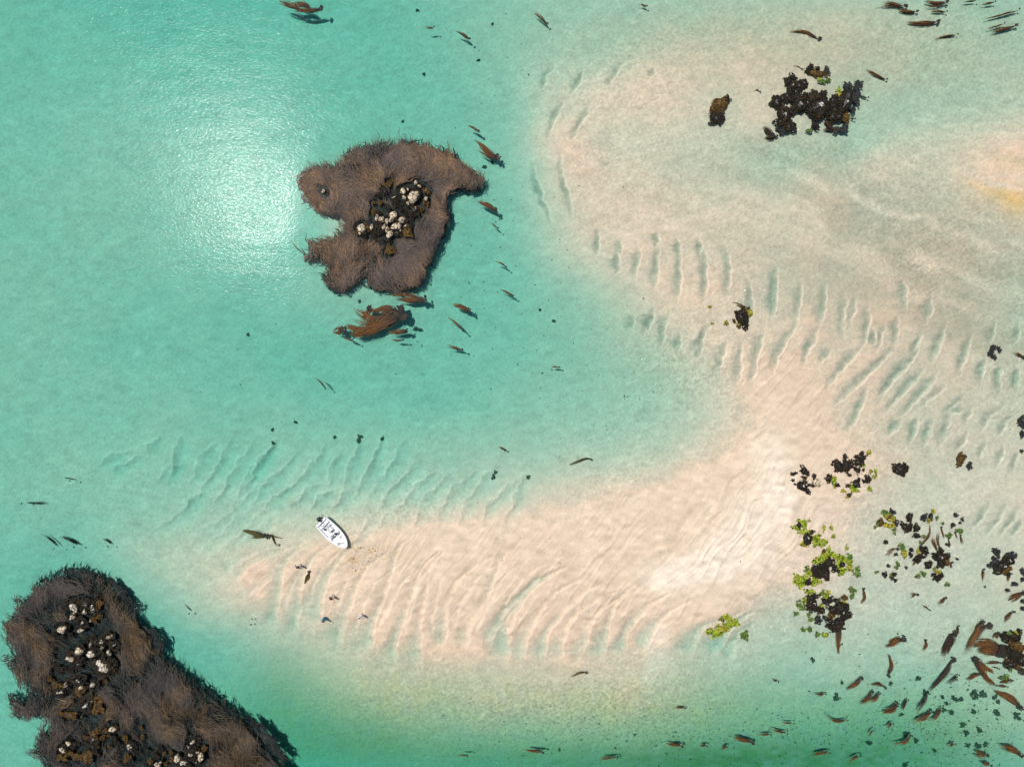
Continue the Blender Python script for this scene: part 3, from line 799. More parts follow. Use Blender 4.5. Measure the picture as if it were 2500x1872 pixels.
# clusters: key, crop origin and scale, then "x y rx ry kind" in crop pixels
ROCKS = [
 ('KU', 860, 430, .1268, """965 265 55 70 p 1052 228 26 55 p 1160 375 100 122 p 1005 400 42 42 p 1068 510 45 34 p 1222 112 36 52 p 1290 185 36 36 p 1250 205 62 40 d 1345 190 38 52 d 1430 280 62 66 b 1412 260 26 30 p
   1410 425 36 52 p 1425 515 55 60 b 1340 635 46 46 b 1180 640 92 110 d 1215 610 28 34 p 1140 750 60 60 d 800 415 64 60 d 788 398 40 24 p 850 520 60 72 d 705 132 76 48 b 605 275 64 72 d 512 370 46 46 d 530 503 48 52 b 400 510 30 34 b 950 300 80 85 d 1010 480 70 70 d 1090 250 45 40 d 960 640 52 46 d"""),
 ('KL', 860, 430, .1268, """690 630 66 46 d 780 732 82 76 p 968 800 80 76 p 740 842 50 46 p 655 860 52 80 p 592 972 50 66 p 668 1012 56 76 p 812 950 76 66 p 890 940 54 80 p 905 1045 56 52 w 716 1105 62 72 p 538 822 50 62 p 468 785 30 62 p 420 690 56 60 b 520 690 28 50 d
   495 985 90 120 d 364 970 38 60 p 285 985 34 80 b 165 980 78 76 p 120 1030 60 90 b 132 1100 28 28 p 222 1110 56 62 d 410 1120 50 88 d 1000 950 50 46 p 1060 1065 90 96 b 1120 985 50 62 d 862 1100 66 60 d 592 1225 30 28 d 660 1268 36 26 d 722 1232 32 28 d 720 1412 76 100 b 610 800 60 60 d 860 850 70 60 d 1060 860 55 55 d"""),
 ('KW', 700, 330, .2355, """382 572 20 24 p"""),
 ('CA', 110, 1420, .0966, """650 655 112 172 s 655 910 84 84 p 970 790 56 76 p 1170 700 96 118 s 950 470 50 105 d 1000 600 170 140 d 1262 400 110 100 d 1330 585 96 116 b 1108 990 58 58 p 1215 965 76 70 b 1345 900 72 58 b 870 1060 132 104 w 850 1240 104 54 p 370 1235 112 106 p 525 1180 86 70 d 462 1090 46 46 d 205 1320 60 50 d 400 1395 62 50 d 615 1370 72 60 d"""),
 ('CB', 110, 1560, .1208, """1290 -55 92 74 d 1340 -40 40 50 p 1225 -3 58 62 p 1130 60 82 66 s 930 50 118 90 d 880 140 48 74 p 985 60 32 32 p 1112 192 54 60 p 1365 160 86 82 w 1265 292 48 62 p 645 285 100 88 p 455 432 82 66 p 590 330 165 130 d 910 305 84 66 s 1110 560 240 140 s 1250 450 110 110 d 632 520 66 56 w 460 285 66 66 d 340 625 70 58 d 230 570 54 54 d 250 682 46 42 d 480 640 56 56 d 1080 700 106 54 d 1245 650 58 54 b 560 560 90 60 d"""),
 ('CC', 110, 1560, .1208, """100 822 48 48 b 225 950 82 66 b 382 950 44 60 p 430 905 66 76 d 262 1092 104 82 s 620 850 126 104 w 682 1062 94 94 b 700 1000 54 40 p 922 962 84 80 s 1035 900 58 58 d 1225 866 42 36 b 912 1112 36 32 b"""),
 ('CD', 110, 1560, .1208, """770 1355 142 142 w 1035 1365 122 142 b 925 1280 42 36 p 455 1552 148 70 b 725 1592 22 30 p"""),
 ('CE', 120, 1750, .0904, """1680 350 84 70 p 1775 340 82 90 d 1500 370 76 56 b 1592 512 42 36 b 1425 570 68 68 b 1190 480 134 104 b 1140 640 120 86 w 962 562 66 60 b 490 735 88 46 p 640 780 126 86 d 335 925 120 92 s 340 1085 150 110 b 560 985 58 86 b 705 1085 106 100 b 985 1110 180 120 b 1110 850 154 140 d 1330 1085 58 58 d 1600 800 40 56 b 1790 720 76 70 d 1690 570 76 60 d 2040 600 76 86 b"""),
 ('CF', 290, 1770, .104, """242 535 88 82 s 360 652 70 60 d 180 770 90 76 b 240 865 70 70 d 510 62 46 46 b 545 285 50 60 b 640 612 50 50 d 930 572 78 82 d 1040 672 44 44 b 1212 660 50 46 b 835 742 72 68 d 720 862 58 56 b 880 965 76 60 p 950 895 40 36 p 1220 820 54 50 b 1092 912 46 42 b 1342 790 60 86 p 1500 890 108 112 s 1730 402 78 80 s 1605 512 56 42 s 1855 335 66 70 d 1668 700 76 68 s 1808 660 66 86 s 1892 772 66 104 p 1990 562 68 72 b 1790 882 76 60 w 1690 580 120 90 d"""),
 ('HA', 1860, 150, .122, """620 300 82 60 d 540 400 76 72 d 770 470 108 108 d 852 430 62 70 w 592 560 88 82 d 560 690 110 110 d 300 805 108 108 d 450 712 68 66 d 722 720 98 90 d 890 690 72 86 d 790 850 108 112 w 912 930 70 82 d 670 940 88 90 d 460 1030 118 126 w 590 1012 72 76 d 412 1180 104 106 d 580 1290 96 122 d 385 1360 88 90 u"""),
 ('HB', 1860, 150, .122, """1080 640 68 60 d 1240 640 72 66 d 1160 850 164 205 w 1100 1072 72 66 d 1290 1020 74 80 d 1480 760 98 98 d 1440 860 70 70 d 1705 770 92 184 w 1690 920 80 70 d 1480 955 84 76 d 1430 1090 98 90 d 1545 1085 86 96 d 1700 1110 86 98 b 1730 510 98 90 u 1952 452 74 78 u 1880 650 86 122 u 1905 805 56 66 u 1822 950 66 70 u 1640 1350 88 80 u 1090 1272 74 66 d"""),
 ('HC', 1860, 150, .122, """990 110 68 62 d 925 175 52 50 d 1110 232 152 62 b 1130 135 46 38 d 1300 195 66 70 u"""),
 ('HL', 1200, 0, .3767, """1500 660 40 36 b 1445 700 26 30 b 1470 762 36 36 d 1525 640 18 22 d 1490 715 22 20 b 1440 740 20 22 d"""),
 ('SA', 1700, 700, .0906, """1270 830 160 195 d 1150 1072 62 42 b 1020 920 52 44 b 1180 700 70 60 d"""),
 ('BA', 1920, 1090, .104, """150 650 46 40 d 222 622 40 36 d 422 558 88 82 d 502 640 50 56 d 160 790 38 40 d 202 882 22 22 d 440 732 44 36 d 380 712 24 24 d 332 870 68 58 d 385 945 104 62 w 510 1052 62 64 d 450 832 52 46 d 542 902 42 36 d 640 912 38 46 d 665 702 46 60 d 725 845 76 66 p 1005 755 62 96 d"""),
 ('BB', 1920, 1090, .104, """1250 462 128 112 d 1452 442 106 134 d 1392 242 56 50 d 1650 232 48 44 d 1790 150 46 40 d 1785 260 68 100 d 1720 372 106 86 d 1690 560 58 66 d 1620 512 44 40 d 1815 546 28 30 d 1492 672 50 32 d 1930 760 76 72 d 1832 812 48 40 d 1650 870 84 106 d 1450 922 50 40 d 1200 902 56 40 d 1480 1142 50 50 d 1702 790 38 36 d"""),
 ('GA', 1920, 1240, .1268, """250 340 44 62 d 492 462 46 46 d 420 600 70 92 w 720 840 30 60 b"""),
 ('GB', 1920, 1240, .1268, """830 1062 96 92 d 700 1132 112 92 d 562 1182 76 82 d 760 1262 96 100 d 622 1302 76 66 d 940 1172 52 56 d 1080 1092 46 46 w 1012 1216 32 36 d 420 1432 64 60 d 560 1260 60 60 d"""),
 ('GC', 1920, 1420, .1087, """600 360 132 72 d 590 452 112 76 d 560 552 102 82 d 655 620 112 76 d 802 650 84 74 d 990 420 66 74 d 880 442 66 66 d 720 855 76 96 u 872 812 58 58 u 1150 440 72 62 d 1262 602 132 122 d 1062 640 92 94 d 1040 760 76 74 b 1000 880 66 62 d 1412 752 66 96 d 1290 782 46 50 d 1222 902 122 82 d 1010 1012 94 66 d 1190 1022 104 84 d 1100 1090 84 56 d 1320 362 74 54 b"""),
 ('MA', 2120, 1230, .1208, """260 382 66 74 b 490 160 62 52 u 552 375 46 106 u 852 270 54 76 d 762 470 66 84 d 860 475 38 84 d 1130 272 66 74 u 1280 262 36 66 d 1002 492 62 64 d 1000 650 62 52 d 372 775 36 42 d 440 270 60 44 b"""),
 ('MB', 2120, 1230, .1208, """1770 222 42 44 u 1906 312 32 42 u 1860 382 26 28 u 1715 430 44 46 u 1612 822 38 38 u 890 930 32 42 d 876 1032 34 46 d 1132 922 72 60 d 1190 992 52 46 d 1032 1112 62 80 d 1350 1022 40 32 d 1490 942 46 46 d 1482 1072 102 76 w 1612 1062 66 56 d 1502 1202 76 84 d 1600 1192 56 74 b 1242 1232 66 66 d 1140 1076 42 22 d"""),
 ('MC', 2120, 1230, .1208, """410 1252 32 40 u 772 1290 26 30 u 352 1440 44 52 d 542 1430 42 42 d 486 1492 36 34 d 562 1545 30 28 d 1420 1510 66 56 d 1345 1440 40 36 d 1492 1456 46 46 d 1805 1112 24 26 u 565 1022 32 32 u"""),
 ('NA', 2340, 1320, .1268, """740 215 60 86 u 702 345 48 52 u 682 442 58 54 u 600 482 32 46 u 795 425 54 56 u 1005 285 94 74 u 990 392 100 64 w 792 555 86 76 d 930 545 112 82 b 972 640 42 46 d 1102 292 34 40 u 880 500 80 60 w"""),
 ('NB', 2340, 1320, .1268, """1245 600 42 76 u 1245 745 30 46 u 1092 832 56 46 u 955 950 42 32 u 1250 1165 34 46 u 1250 1302 30 42 u"""),
 ('NC', 2300, 1500, .145, """1100 400 82 64 d 1250 400 92 72 d 1330 310 34 56 d 1240 500 110 64 b 1330 560 90 74 b 1140 610 82 66 d 1290 690 106 72 d 1360 800 66 82 d 1200 830 76 92 d"""),
 ('EA', 1800, 624, .3767, """1660 595 18 20 u 1640 632 16 17 u 1664 655 17 16 u 1700 606 13 20 u 1650 615 14 14 u"""),
 ('EB', 1800, 624, .3767, """1070 1385 38 38 d 1455 1322 25 36 b 1506 1362 18 22 u 1470 1300 18 12 u 1846 1080 24 38 u 1850 1156 16 20 u 1845 1266 12 10 u"""),
]
GREEN = [
 ('GA', 1920, 1240, .1268, """300 280 66 50 g 170 370 56 42 g 290 445 46 48 g 345 330 36 60 g 430 455 46 46 g 582 560 46 52 g 575 655 56 56 g 652 692 42 46 g 742 655 46 42 g 512 568 38 34 g 720 388 24 50 g 858 370 28 40 g 905 545 26 42 g 1162 765 30 32 g 428 245 32 20 y 330 700 60 40 y"""),
 ('GB', 1920, 1240, .1268, """805 800 36 44 g 790 905 96 46 g 640 1025 76 74 g 940 932 36 38 g 1000 1010 32 86 g 1092 985 76 56 g 1212 950 46 52 k 1202 1050 46 60 g 1060 1212 50 70 g 1215 1140 40 42 y 332 1325 60 40 g 290 1440 56 74 g 512 1420 56 66 g 622 1412 56 28 g 392 1165 46 46 k 440 1245 56 42 g 190 1312 46 42 g 182 1402 42 62 g 620 1180 24 60 g 1362 1180 46 36 k 1275 1200 20 26 k 1360 1285 52 36 k"""),
 ('GC', 1920, 1420, .1087, """512 215 88 46 g 808 240 48 44 k 932 240 46 42 y 882 312 46 66 g 400 412 46 52 g 285 425 32 22 k 270 522 48 46 k 370 575 56 46 k 210 712 38 48 k 545 842 42 46 k 506 722 38 34 k 785 540 32 38 g 372 1072 38 40 k 512 1072 52 40 k 692 1182 46 42 k 860 1190 70 34 g 1480 172 66 40 k 1480 302 36 62 k 1300 440 40 26 y"""),
 ('GD', 1200, 1248, .3767, """1520 690 26 18 g 1568 722 26 18 g 1528 738 30 14 g 1420 778 26 16 g 1465 790 28 16 g 1466 745 12 12 g 1508 760 24 16 y 1640 805 22 18 k"""),
 ('BA', 1920, 1090, .104, """1090 775 58 74 g 740 915 46 22 g"""),
 ('BB', 1920, 1090, .104, """1800 440 36 40 g 1930 140 40 52 y 1970 582 36 40 y 2090 590 28 56 g 2070 702 42 36 g 1560 972 52 84 g 1640 1030 64 28 g 1110 932 30 36 y 1325 1042 48 34 y 1950 990 42 46 g 1430 1170 30 40 y"""),
 ('MA', 2120, 1230, .1208, """340 178 66 40 k 355 225 52 42 y 470 300 56 42 y 430 430 84 38 y 202 385 32 34 k 525 512 28 30 k 528 590 24 22 k 130 460 28 26 k 1310 140 30 38 y 1222 330 22 48 y 1385 280 20 34 k"""),
 ('MB', 2120, 1230, .1208, """1870 550 36 36 k 1792 535 36 26 k 1630 635 42 40 k 720 1000 44 56 y 690 880 36 70 k 1005 950 30 40 y 1120 650 32 26 k 1055 780 24 28 k 1505 385 22 26 k 1340 1310 24 30 y"""),
 ('MC', 2120, 1230, .1208, """600 1222 34 36 k 565 1285 28 26 k 1000 1455 46 32 k 1115 1410 38 40 k 1410 1370 38 30 y 1605 1620 36 36 k 165 1375 30 20 k 460 1450 22 34 k"""),
 ('HB', 1860, 150, .122, """1540 580 38 46 g 1530 660 46 30 y 1210 405 52 38 k 1322 372 32 38 k 1150 355 26 24 g 950 1390 46 34 k"""),
 ('SA', 1700, 700, .0906, """1400 700 70 92 y 1150 760 50 42 y 1160 990 56 30 y 350 545 40 36 y 800 980 44 46 y 430 990 30 18 y"""),
 ('NC', 2300, 1500, .145, """1130 315 46 26 k 1250 310 36 18 y 1060 1060 56 30 k 1150 890 20 60 k"""),
]
for key, ox, oy, s, txt in ROCKS:
    q = txt.split()
    for a in range(0, len(q), 5):
        make_rock(ox + s * float(q[a]), oy + s * float(q[a + 1]), s * float(q[a + 2]), s * float(q[a + 3]), q[a + 4], key)
for key, ox, oy, s, txt in GREEN:
    q = txt.split()
    for a in range(0, len(q), 5):
        make_green(ox + s * float(q[a]), oy + s * float(q[a + 1]), s * float(q[a + 2]), s * float(q[a + 3]), q[a + 4], key)

# ------------------------------------------------------------------ the two kelp beds
def inside(poly, x, y):
    poly = np.asarray(poly)
    c = np.zeros(len(x), bool)
    for (x1, y1), (x2, y2) in zip(poly, np.roll(poly, 1, 0)):
        m = ((y1 > y) != (y2 > y)) & (x < (x2 - x1) * (y - y1) / (y2 - y1 + 1e-12) + x1)
        c ^= m
    return c


def poly_of(ox, oy, s, txt):
    q = np.array(txt.split(), float).reshape(-1, 2)
    return np.stack([ox + s * q[:, 0], oy + s * q[:, 1]], 1)


BED1 = poly_of(700, 330, .2355, """60 450 150 405 270 405 290 320 380 345 500 335 560 295 640 235 650 180 720 145 800 115 950 100 1100 105 1240 80 1380 105 1500 125 1640 170 1740 235 1765 275 1840 325 1950 395 2030 460 2050 520 2010 555 1900 570 1800 540
 1700 560 1640 590 1640 680 1660 760 1685 880 1640 960 1620 1040 1540 1130 1520 1250 1500 1340 1450 1440 1400 1540 1330 1595 1200 1635 1100 1605 1000 1595 900 1610 840 1560 880 1480 820 1400 760 1410 700 1450 750 1530 690 1560 640 1610 540 1635 430 1590 390 1500 330 1480
 400 1440 440 1380 405 1350 430 1280 330 1260 240 1320 170 1290 240 1220 260 1130 330 1080 430 1065 500 1110 530 1030 620 1000 655 960 600 885 520 850 400 810 300 825 280 740 205 680 155 560""")
BED2 = poly_of(0, 1248, .3767, """200 505 270 445 390 405 480 375 560 405 640 435 700 500 770 590 830 660 900 750 960 850 1010 930 1090 1000 1190 1090 1290 1170 1380 1230 1500 1300 1560 1350 1620 1440 1700 1540 1780 1620 1900 1800 2050 2100 200 2100 290 1760 285 1640 165 1565 240 1555 225 1470 330 1450
 355 1390 200 1350 170 1375 110 1345 55 1270 25 1185 100 1230 200 1260 150 1160 90 1080 25 990 20 945 110 960 60 880 20 780 40 710 90 660 90 575 180 600 190 520""")


def fbm2(x, y, sc, seed):
    return np.array([mnoise.noise(Vector((a * sc + seed, b * sc - seed, seed * .37))) for a, b in zip(x, y)])


def kelp_bed(name, poly, count, length, ang0, ang_var, holes, z0, z1, tones, width, seed, clear):
    """floating fronds: each a long thin strap trailing with the current"""
    r = np.random.default_rng(seed)
    lo, hi = poly.min(0) - 4, np.minimum(poly.max(0) + 4, [2700, 2060])
    pts = r.uniform(lo, hi, (count * 3, 2))
    wx = 11 * fbm2(pts[:, 0], pts[:, 1], .035, seed + 20) + 9 * fbm2(pts[:, 0], pts[:, 1], .11, seed + 21)
    wy = 11 * fbm2(pts[:, 0], pts[:, 1], .035, seed + 22) + 9 * fbm2(pts[:, 0], pts[:, 1], .11, seed + 23)
    ok = inside(poly, pts[:, 0] + wx, pts[:, 1] + wy)
    for hx, hy, hr in holes:
        ok &= np.hypot(pts[:, 0] - hx, pts[:, 1] - hy) > hr * r.uniform(.75, 1.05, len(pts))
    pts = pts[ok][:count]
    n = len(pts)
    x, y = W(pts[:, 0], pts[:, 1])
    k = 7
    base = math.radians(ang0) + ang_var * 2.1 * fbm2(x, y, .10, seed) + ang_var * 2.2 * fbm2(x, y, .32, seed + 5) + r.normal(size=n) * .28
    curl = 1.2 * fbm2(x, y, .45, seed + 9) + r.normal(size=n) * .5
    L = length * r.uniform(.5, 1.3, n)
    step = L / (k - 1)
    sp = np.zeros((n, k, 3))
    px, py, an = x.copy(), y.copy(), base.copy()
    wig = r.uniform(0, 6.28, n)
    for a in range(k):
        sp[:, a, 0], sp[:, a, 1] = px, py
        an2 = an + .55 * np.sin(a * 1.3 + wig)
        px = px + np.cos(an2) * step; py = py + np.sin(an2) * step
        an = an + curl / k
    # straps that would leave the bed are drawn in towards their root
    tipx, tipy = sp[:, -1, 0] / S + 1250, 936 - sp[:, -1, 1] / S
    out = ~inside(poly, tipx, tipy)
    for hx, hy, hr in holes:
        out |= np.hypot(tipx - hx, tipy - hy) < hr * .8
    sh = np.where(out, np.where(r.uniform(0, 1, n) < .88, r.uniform(.12, .5, n), r.uniform(.5, .9, n)), 1.0)
    sp[:, :, :2] = sp[:, :1, :2] + (sp[:, :, :2] - sp[:, :1, :2]) * sh[:, None, None]
    clump = fbm2(x, y, .34, seed + 3) + .6 * fbm2(x, y, .9, seed + 4)
    bad = np.zeros(n, bool)
    if z0 > -.3:                             # open water round the boulders, and thin places
        RK = np.array([(q[0].location.x, q[0].location.y, q[0].dimensions.x * .5, q[0].dimensions.y * .5) for q in REG if q[1][0] in 'KC' and q[2] in 'pswdb' and len(q[1]) == 2])
        marg = .10 + .30 * np.clip(fbm2(x, y, .5, seed + 8) + .5, 0, 1.3)
        for a in range(k):
            for qx, qy, qa, qb in RK:
                bad |= ((sp[:, a, 0] - qx) / (qa + marg)) ** 2 + ((sp[:, a, 1] - qy) / (qb + marg)) ** 2 < 1
        bad |= (clump < -.13) & (r.uniform(0, 1, n) < .85)
    depth = r.uniform(0, 1, n) ** 4
    zz = z0 + .02 * r.uniform(0, 1, n) + (z1 - z0) * depth - .5 * np.clip(-clump - .18, 0, 1) * (z0 > -.3)
    zz = zz - out * r.uniform(0, .5, n) ** 1.5 * (z0 > -.3)
    tipz = zz + np.where(out, -.1, (z0 - zz) * .5)
    s = np.linspace(0, 1, k)
    sp[:, :, 2] = zz[:, None] * (1 - s) + tipz[:, None] * s + r.normal(size=(n, k)) * .012
    w = width * r.uniform(.6, 1.5, n)[:, None] * np.array([.5, .8, 1, 1, .85, .6, .15])
    tn = np.array(tones)[r.integers(0, len(tones), n)]
    tn = tn * r.uniform(.7, 1.35, (n, 1)) * (1 + .35 * np.clip(clump, -1, 1))[:, None]
    lk = np.clip(1 + 1.1 * fbm2(x, y, 1.1, seed + 12), .45, 1.7)
    tn = np.repeat(tn[:, None], k, 1) * (.72 + .70 * s[None, :, None] * np.array([1.0, .9, .7])) * lk[:, None, None]
    good = ~bad
    cool = np.clip(.5 + 1.5 * fbm2(x, y, .16, seed + 30) + .9 * fbm2(x, y, .5, seed + 31), 0, 1)[:, None, None] * (.55 if z0 > -.3 else 0)
    tn = tn * (1 - cool) + cool * np.array([.052, .054, .060]) * (.75 + .5 * s[None, :, None])
    V, F, C = strips(sp[good], w[good], tn[good])
    return mesh_from(name, V, F, M_KELP, None, True, C)


KT = [(.108, .068, .044), (.088, .062, .046), (.125, .076, .042), (.080, .060, .050), (.15, .090, .044)]
KT2 = [(.066, .046, .026), (.054, .040, .028), (.078, .050, .025), (.046, .038, .030), (.095, .058, .025)]
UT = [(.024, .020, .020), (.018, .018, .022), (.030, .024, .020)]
b1 = kelp_bed("kelp_bed", BED1, 24000, 2.5, 108, .9, [(825, 646, 10), (853, 505, 10), (1110, 431, 7), (915, 740, 4), (915, 675, 3)], .012, -.45, KT, .062, 31, 0)
tag(b1, "round floating bed of tangled brown kelp with a bite out of its left side", "kelp bed", None, "stuff")
grow_ = lambda P_, f_: P_.mean(0) + (P_ - P_.mean(0)) * f_
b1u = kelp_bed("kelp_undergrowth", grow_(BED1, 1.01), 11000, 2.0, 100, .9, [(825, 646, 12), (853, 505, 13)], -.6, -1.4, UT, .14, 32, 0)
b1u.parent = b1
b2 = kelp_bed("kelp_bed", BED2, 34000, 2.2, 128, .7, [], .012, -.40, KT2, .058, 41, 0)
tag(b2, "long brown kelp bed filling the corner beside the deep blue-green channel", "kelp bed", None, "stuff")
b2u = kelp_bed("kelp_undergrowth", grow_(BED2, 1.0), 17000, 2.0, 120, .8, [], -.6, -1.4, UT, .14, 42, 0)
b2u.parent = b2
for b in (b1u, b2u):
    b['kind'] = 'stuff'
# sunken fronds hanging out on the channel side of the corner bed
SIDE = [poly_of(0, 1248, .3767, "690 440 760 480 880 620 850 640 760 560"), poly_of(0, 1248, .3767, "900 740 1000 800 1065 920 1040 940 960 850"), poly_of(0, 1248, .3767, "1560 1310 1660 1360 1860 1600 1800 1640 1640 1440"),
        poly_of(700, 330, .2355, "1640 660 1665 690 1700 880 1670 950 1630 800")]
for k_, (pl, nn) in enumerate(zip(SIDE, (260, 220, 420, 220))):
    o = kelp_bed("sunken_fronds", pl, nn, 1.6, -50 if k_ < 3 else -90, .5, [], -.45, -.9, UT, .16, 60 + k_, 0)
    o.parent = b1 if k_ == 3 else b2
    o['kind'] = 'stuff'

# ------------------------------------------------------------------ single kelp plants adrift
RUST = [(.105, .046, .018), (.125, .056, .018), (.080, .038, .017)]
DRK = [(.026, .018, .013), (.018, .015, .013), (.036, .022, .012)]
OLIVE = [(.060, .048, .014), (.04, .034, .014), (.075, .058, .014)]


def lock_of(spine_px, wpx, kind, cluster, x0, y0, g):
    """root first, tips last"""
    pts = [W(a, b) for a, b in spine_px]
    k = 8
    ctr, L = path([(p[0] - x0, p[1] - y0) for p in pts], k)
    d = np.gradient(ctr, axis=0)
    nr = np.stack([-d[:, 1], d[:, 0]], 1); nr /= np.linalg.norm(nr, axis=1, keepdims=True) + 1e-9
    w = wpx * S * .80
    n = int(np.clip(6 + 80 * w, 6, 170))
    s = np.linspace(0, 1, k)
    prof = .30 + .62 * np.sin(np.pi * np.clip(s * .8 + .08, 0, 1)) ** .9
    lat = rng.normal(size=n) * .52
    lat = np.clip(lat, -1.25, 1.25)
    # the plant hangs in two or three locks of unlike length
    lock = np.floor((lat + 1.3) / .9).astype(int)
    lk_len = rng.uniform(.62, 1.0, 4); lk_len[rng.integers(0, 3)] = 1.05
    lk_bend = rng.normal(size=4) * .35
    grow = lk_len[lock] * rng.uniform(.5, 1.0, n) ** .6
    wob = rng.uniform(0, 6.28, n)
    start = rng.uniform(0, .22, n) * (k - 1)
    off = lat[:, None] * prof[None] * w * .5 + w * (.10 * np.sin(s[None] * 5 + wob[:, None]) * s + lk_bend[lock][:, None] * s[None] ** 2)
    sp = np.zeros((n, k, 3))
    for i in range(n):
        si = np.clip(start[i] + s * (grow[i] * (k - 1) - start[i] * .6), 0, (k - 1) * 1.0)
        cx = np.interp(si, np.arange(k), ctr[:, 0]); cy = np.interp(si, np.arange(k), ctr[:, 1])
        nx = np.interp(si, np.arange(k), nr[:, 0]); ny = np.interp(si, np.arange(k), nr[:, 1])
        sp[i, :, 0] = cx + nx * off[i]; sp[i, :, 1] = cy + ny * off[i]
    under = rng.uniform(0, 1, n)
    afl = g < .005
    deepw = .75 if cluster == 'LW' else 0.0
    sp[:, :, 2] = .025 - .45 * (under[:, None] ** 1.3) * afl - .12 * (1 - s)[None] * afl - deepw + .02 * np.abs(rng.normal(size=(n, k)))
    bw = np.clip(.03 + .03 * w, .034, .075)
    ww = bw * rng.uniform(.6, 1.5, n)[:, None] * np.array([.6, .9, 1, 1.05, 1, .8, .5, .10])
    tones = {'r': RUST, 'd': DRK, 'o': OLIVE}[kind]
    tip = np.array({'r': (.150, .066, .014), 'd': (.07, .032, .013), 'o': (.13, .10, .025)}[kind])
    tn = np.array(tones)[rng.integers(0, 3, n)] * rng.uniform(.7, 1.3, (n, 1))
    root = np.array([.05, .034, .024])
    a = np.clip(s * 2.2, 0, 1)[None, :, None]
    b = (np.clip(s - .4, 0, 1) / .6 * .8)[None, :, None]
    tn = (root * (1 - a) + tn[:, None] * a) * (1 - b) + tip * b
    return strips(sp, ww, tn), L * w


def loose_kelp(locks, kind, cluster):
    """locks: [(spine pixels, width pixels)], one plant of one or more bundles of blades"""
    pts = [W(a, b) for a, b in locks[0][0]]
    x0, y0 = pts[0]
    g = max(0.0, float(np.max(terr(np.array([q[0] for q in pts]), np.array([q[1] for q in pts])))))
    got = [lock_of(sp_, w_, kind, cluster, x0, y0, g) for sp_, w_ in locks]
    V, F, C = join([q[0] for q in got])
    o = mesh_from("loose_kelp", V, F, M_KELP, None, True, C)
    o.location = (x0, y0, g)
    w = locks[0][1] * S
    # the small knotted holdfast at the root end
    fl = flakes(0, 0, max(.10, w * .32), max(.10, w * .32), 0, 16, max(.10, w * .3), lambda a_, b_, r_: .02 + .06 * (1 - np.clip(r_, 0, 1)), [(.022, .02, .02), (.035, .028, .02)], .03, 0)
    mesh_from("holdfast", *fl[:2], M_WEED, o, True, fl[2])
    sp_ = locks[0][0]
    REG.append((o, cluster, 'K' + kind, sum(q[0] for q in sp_) / len(sp_), sum(q[1] for q in sp_) / len(sp_), got[0][1] * 1e3))


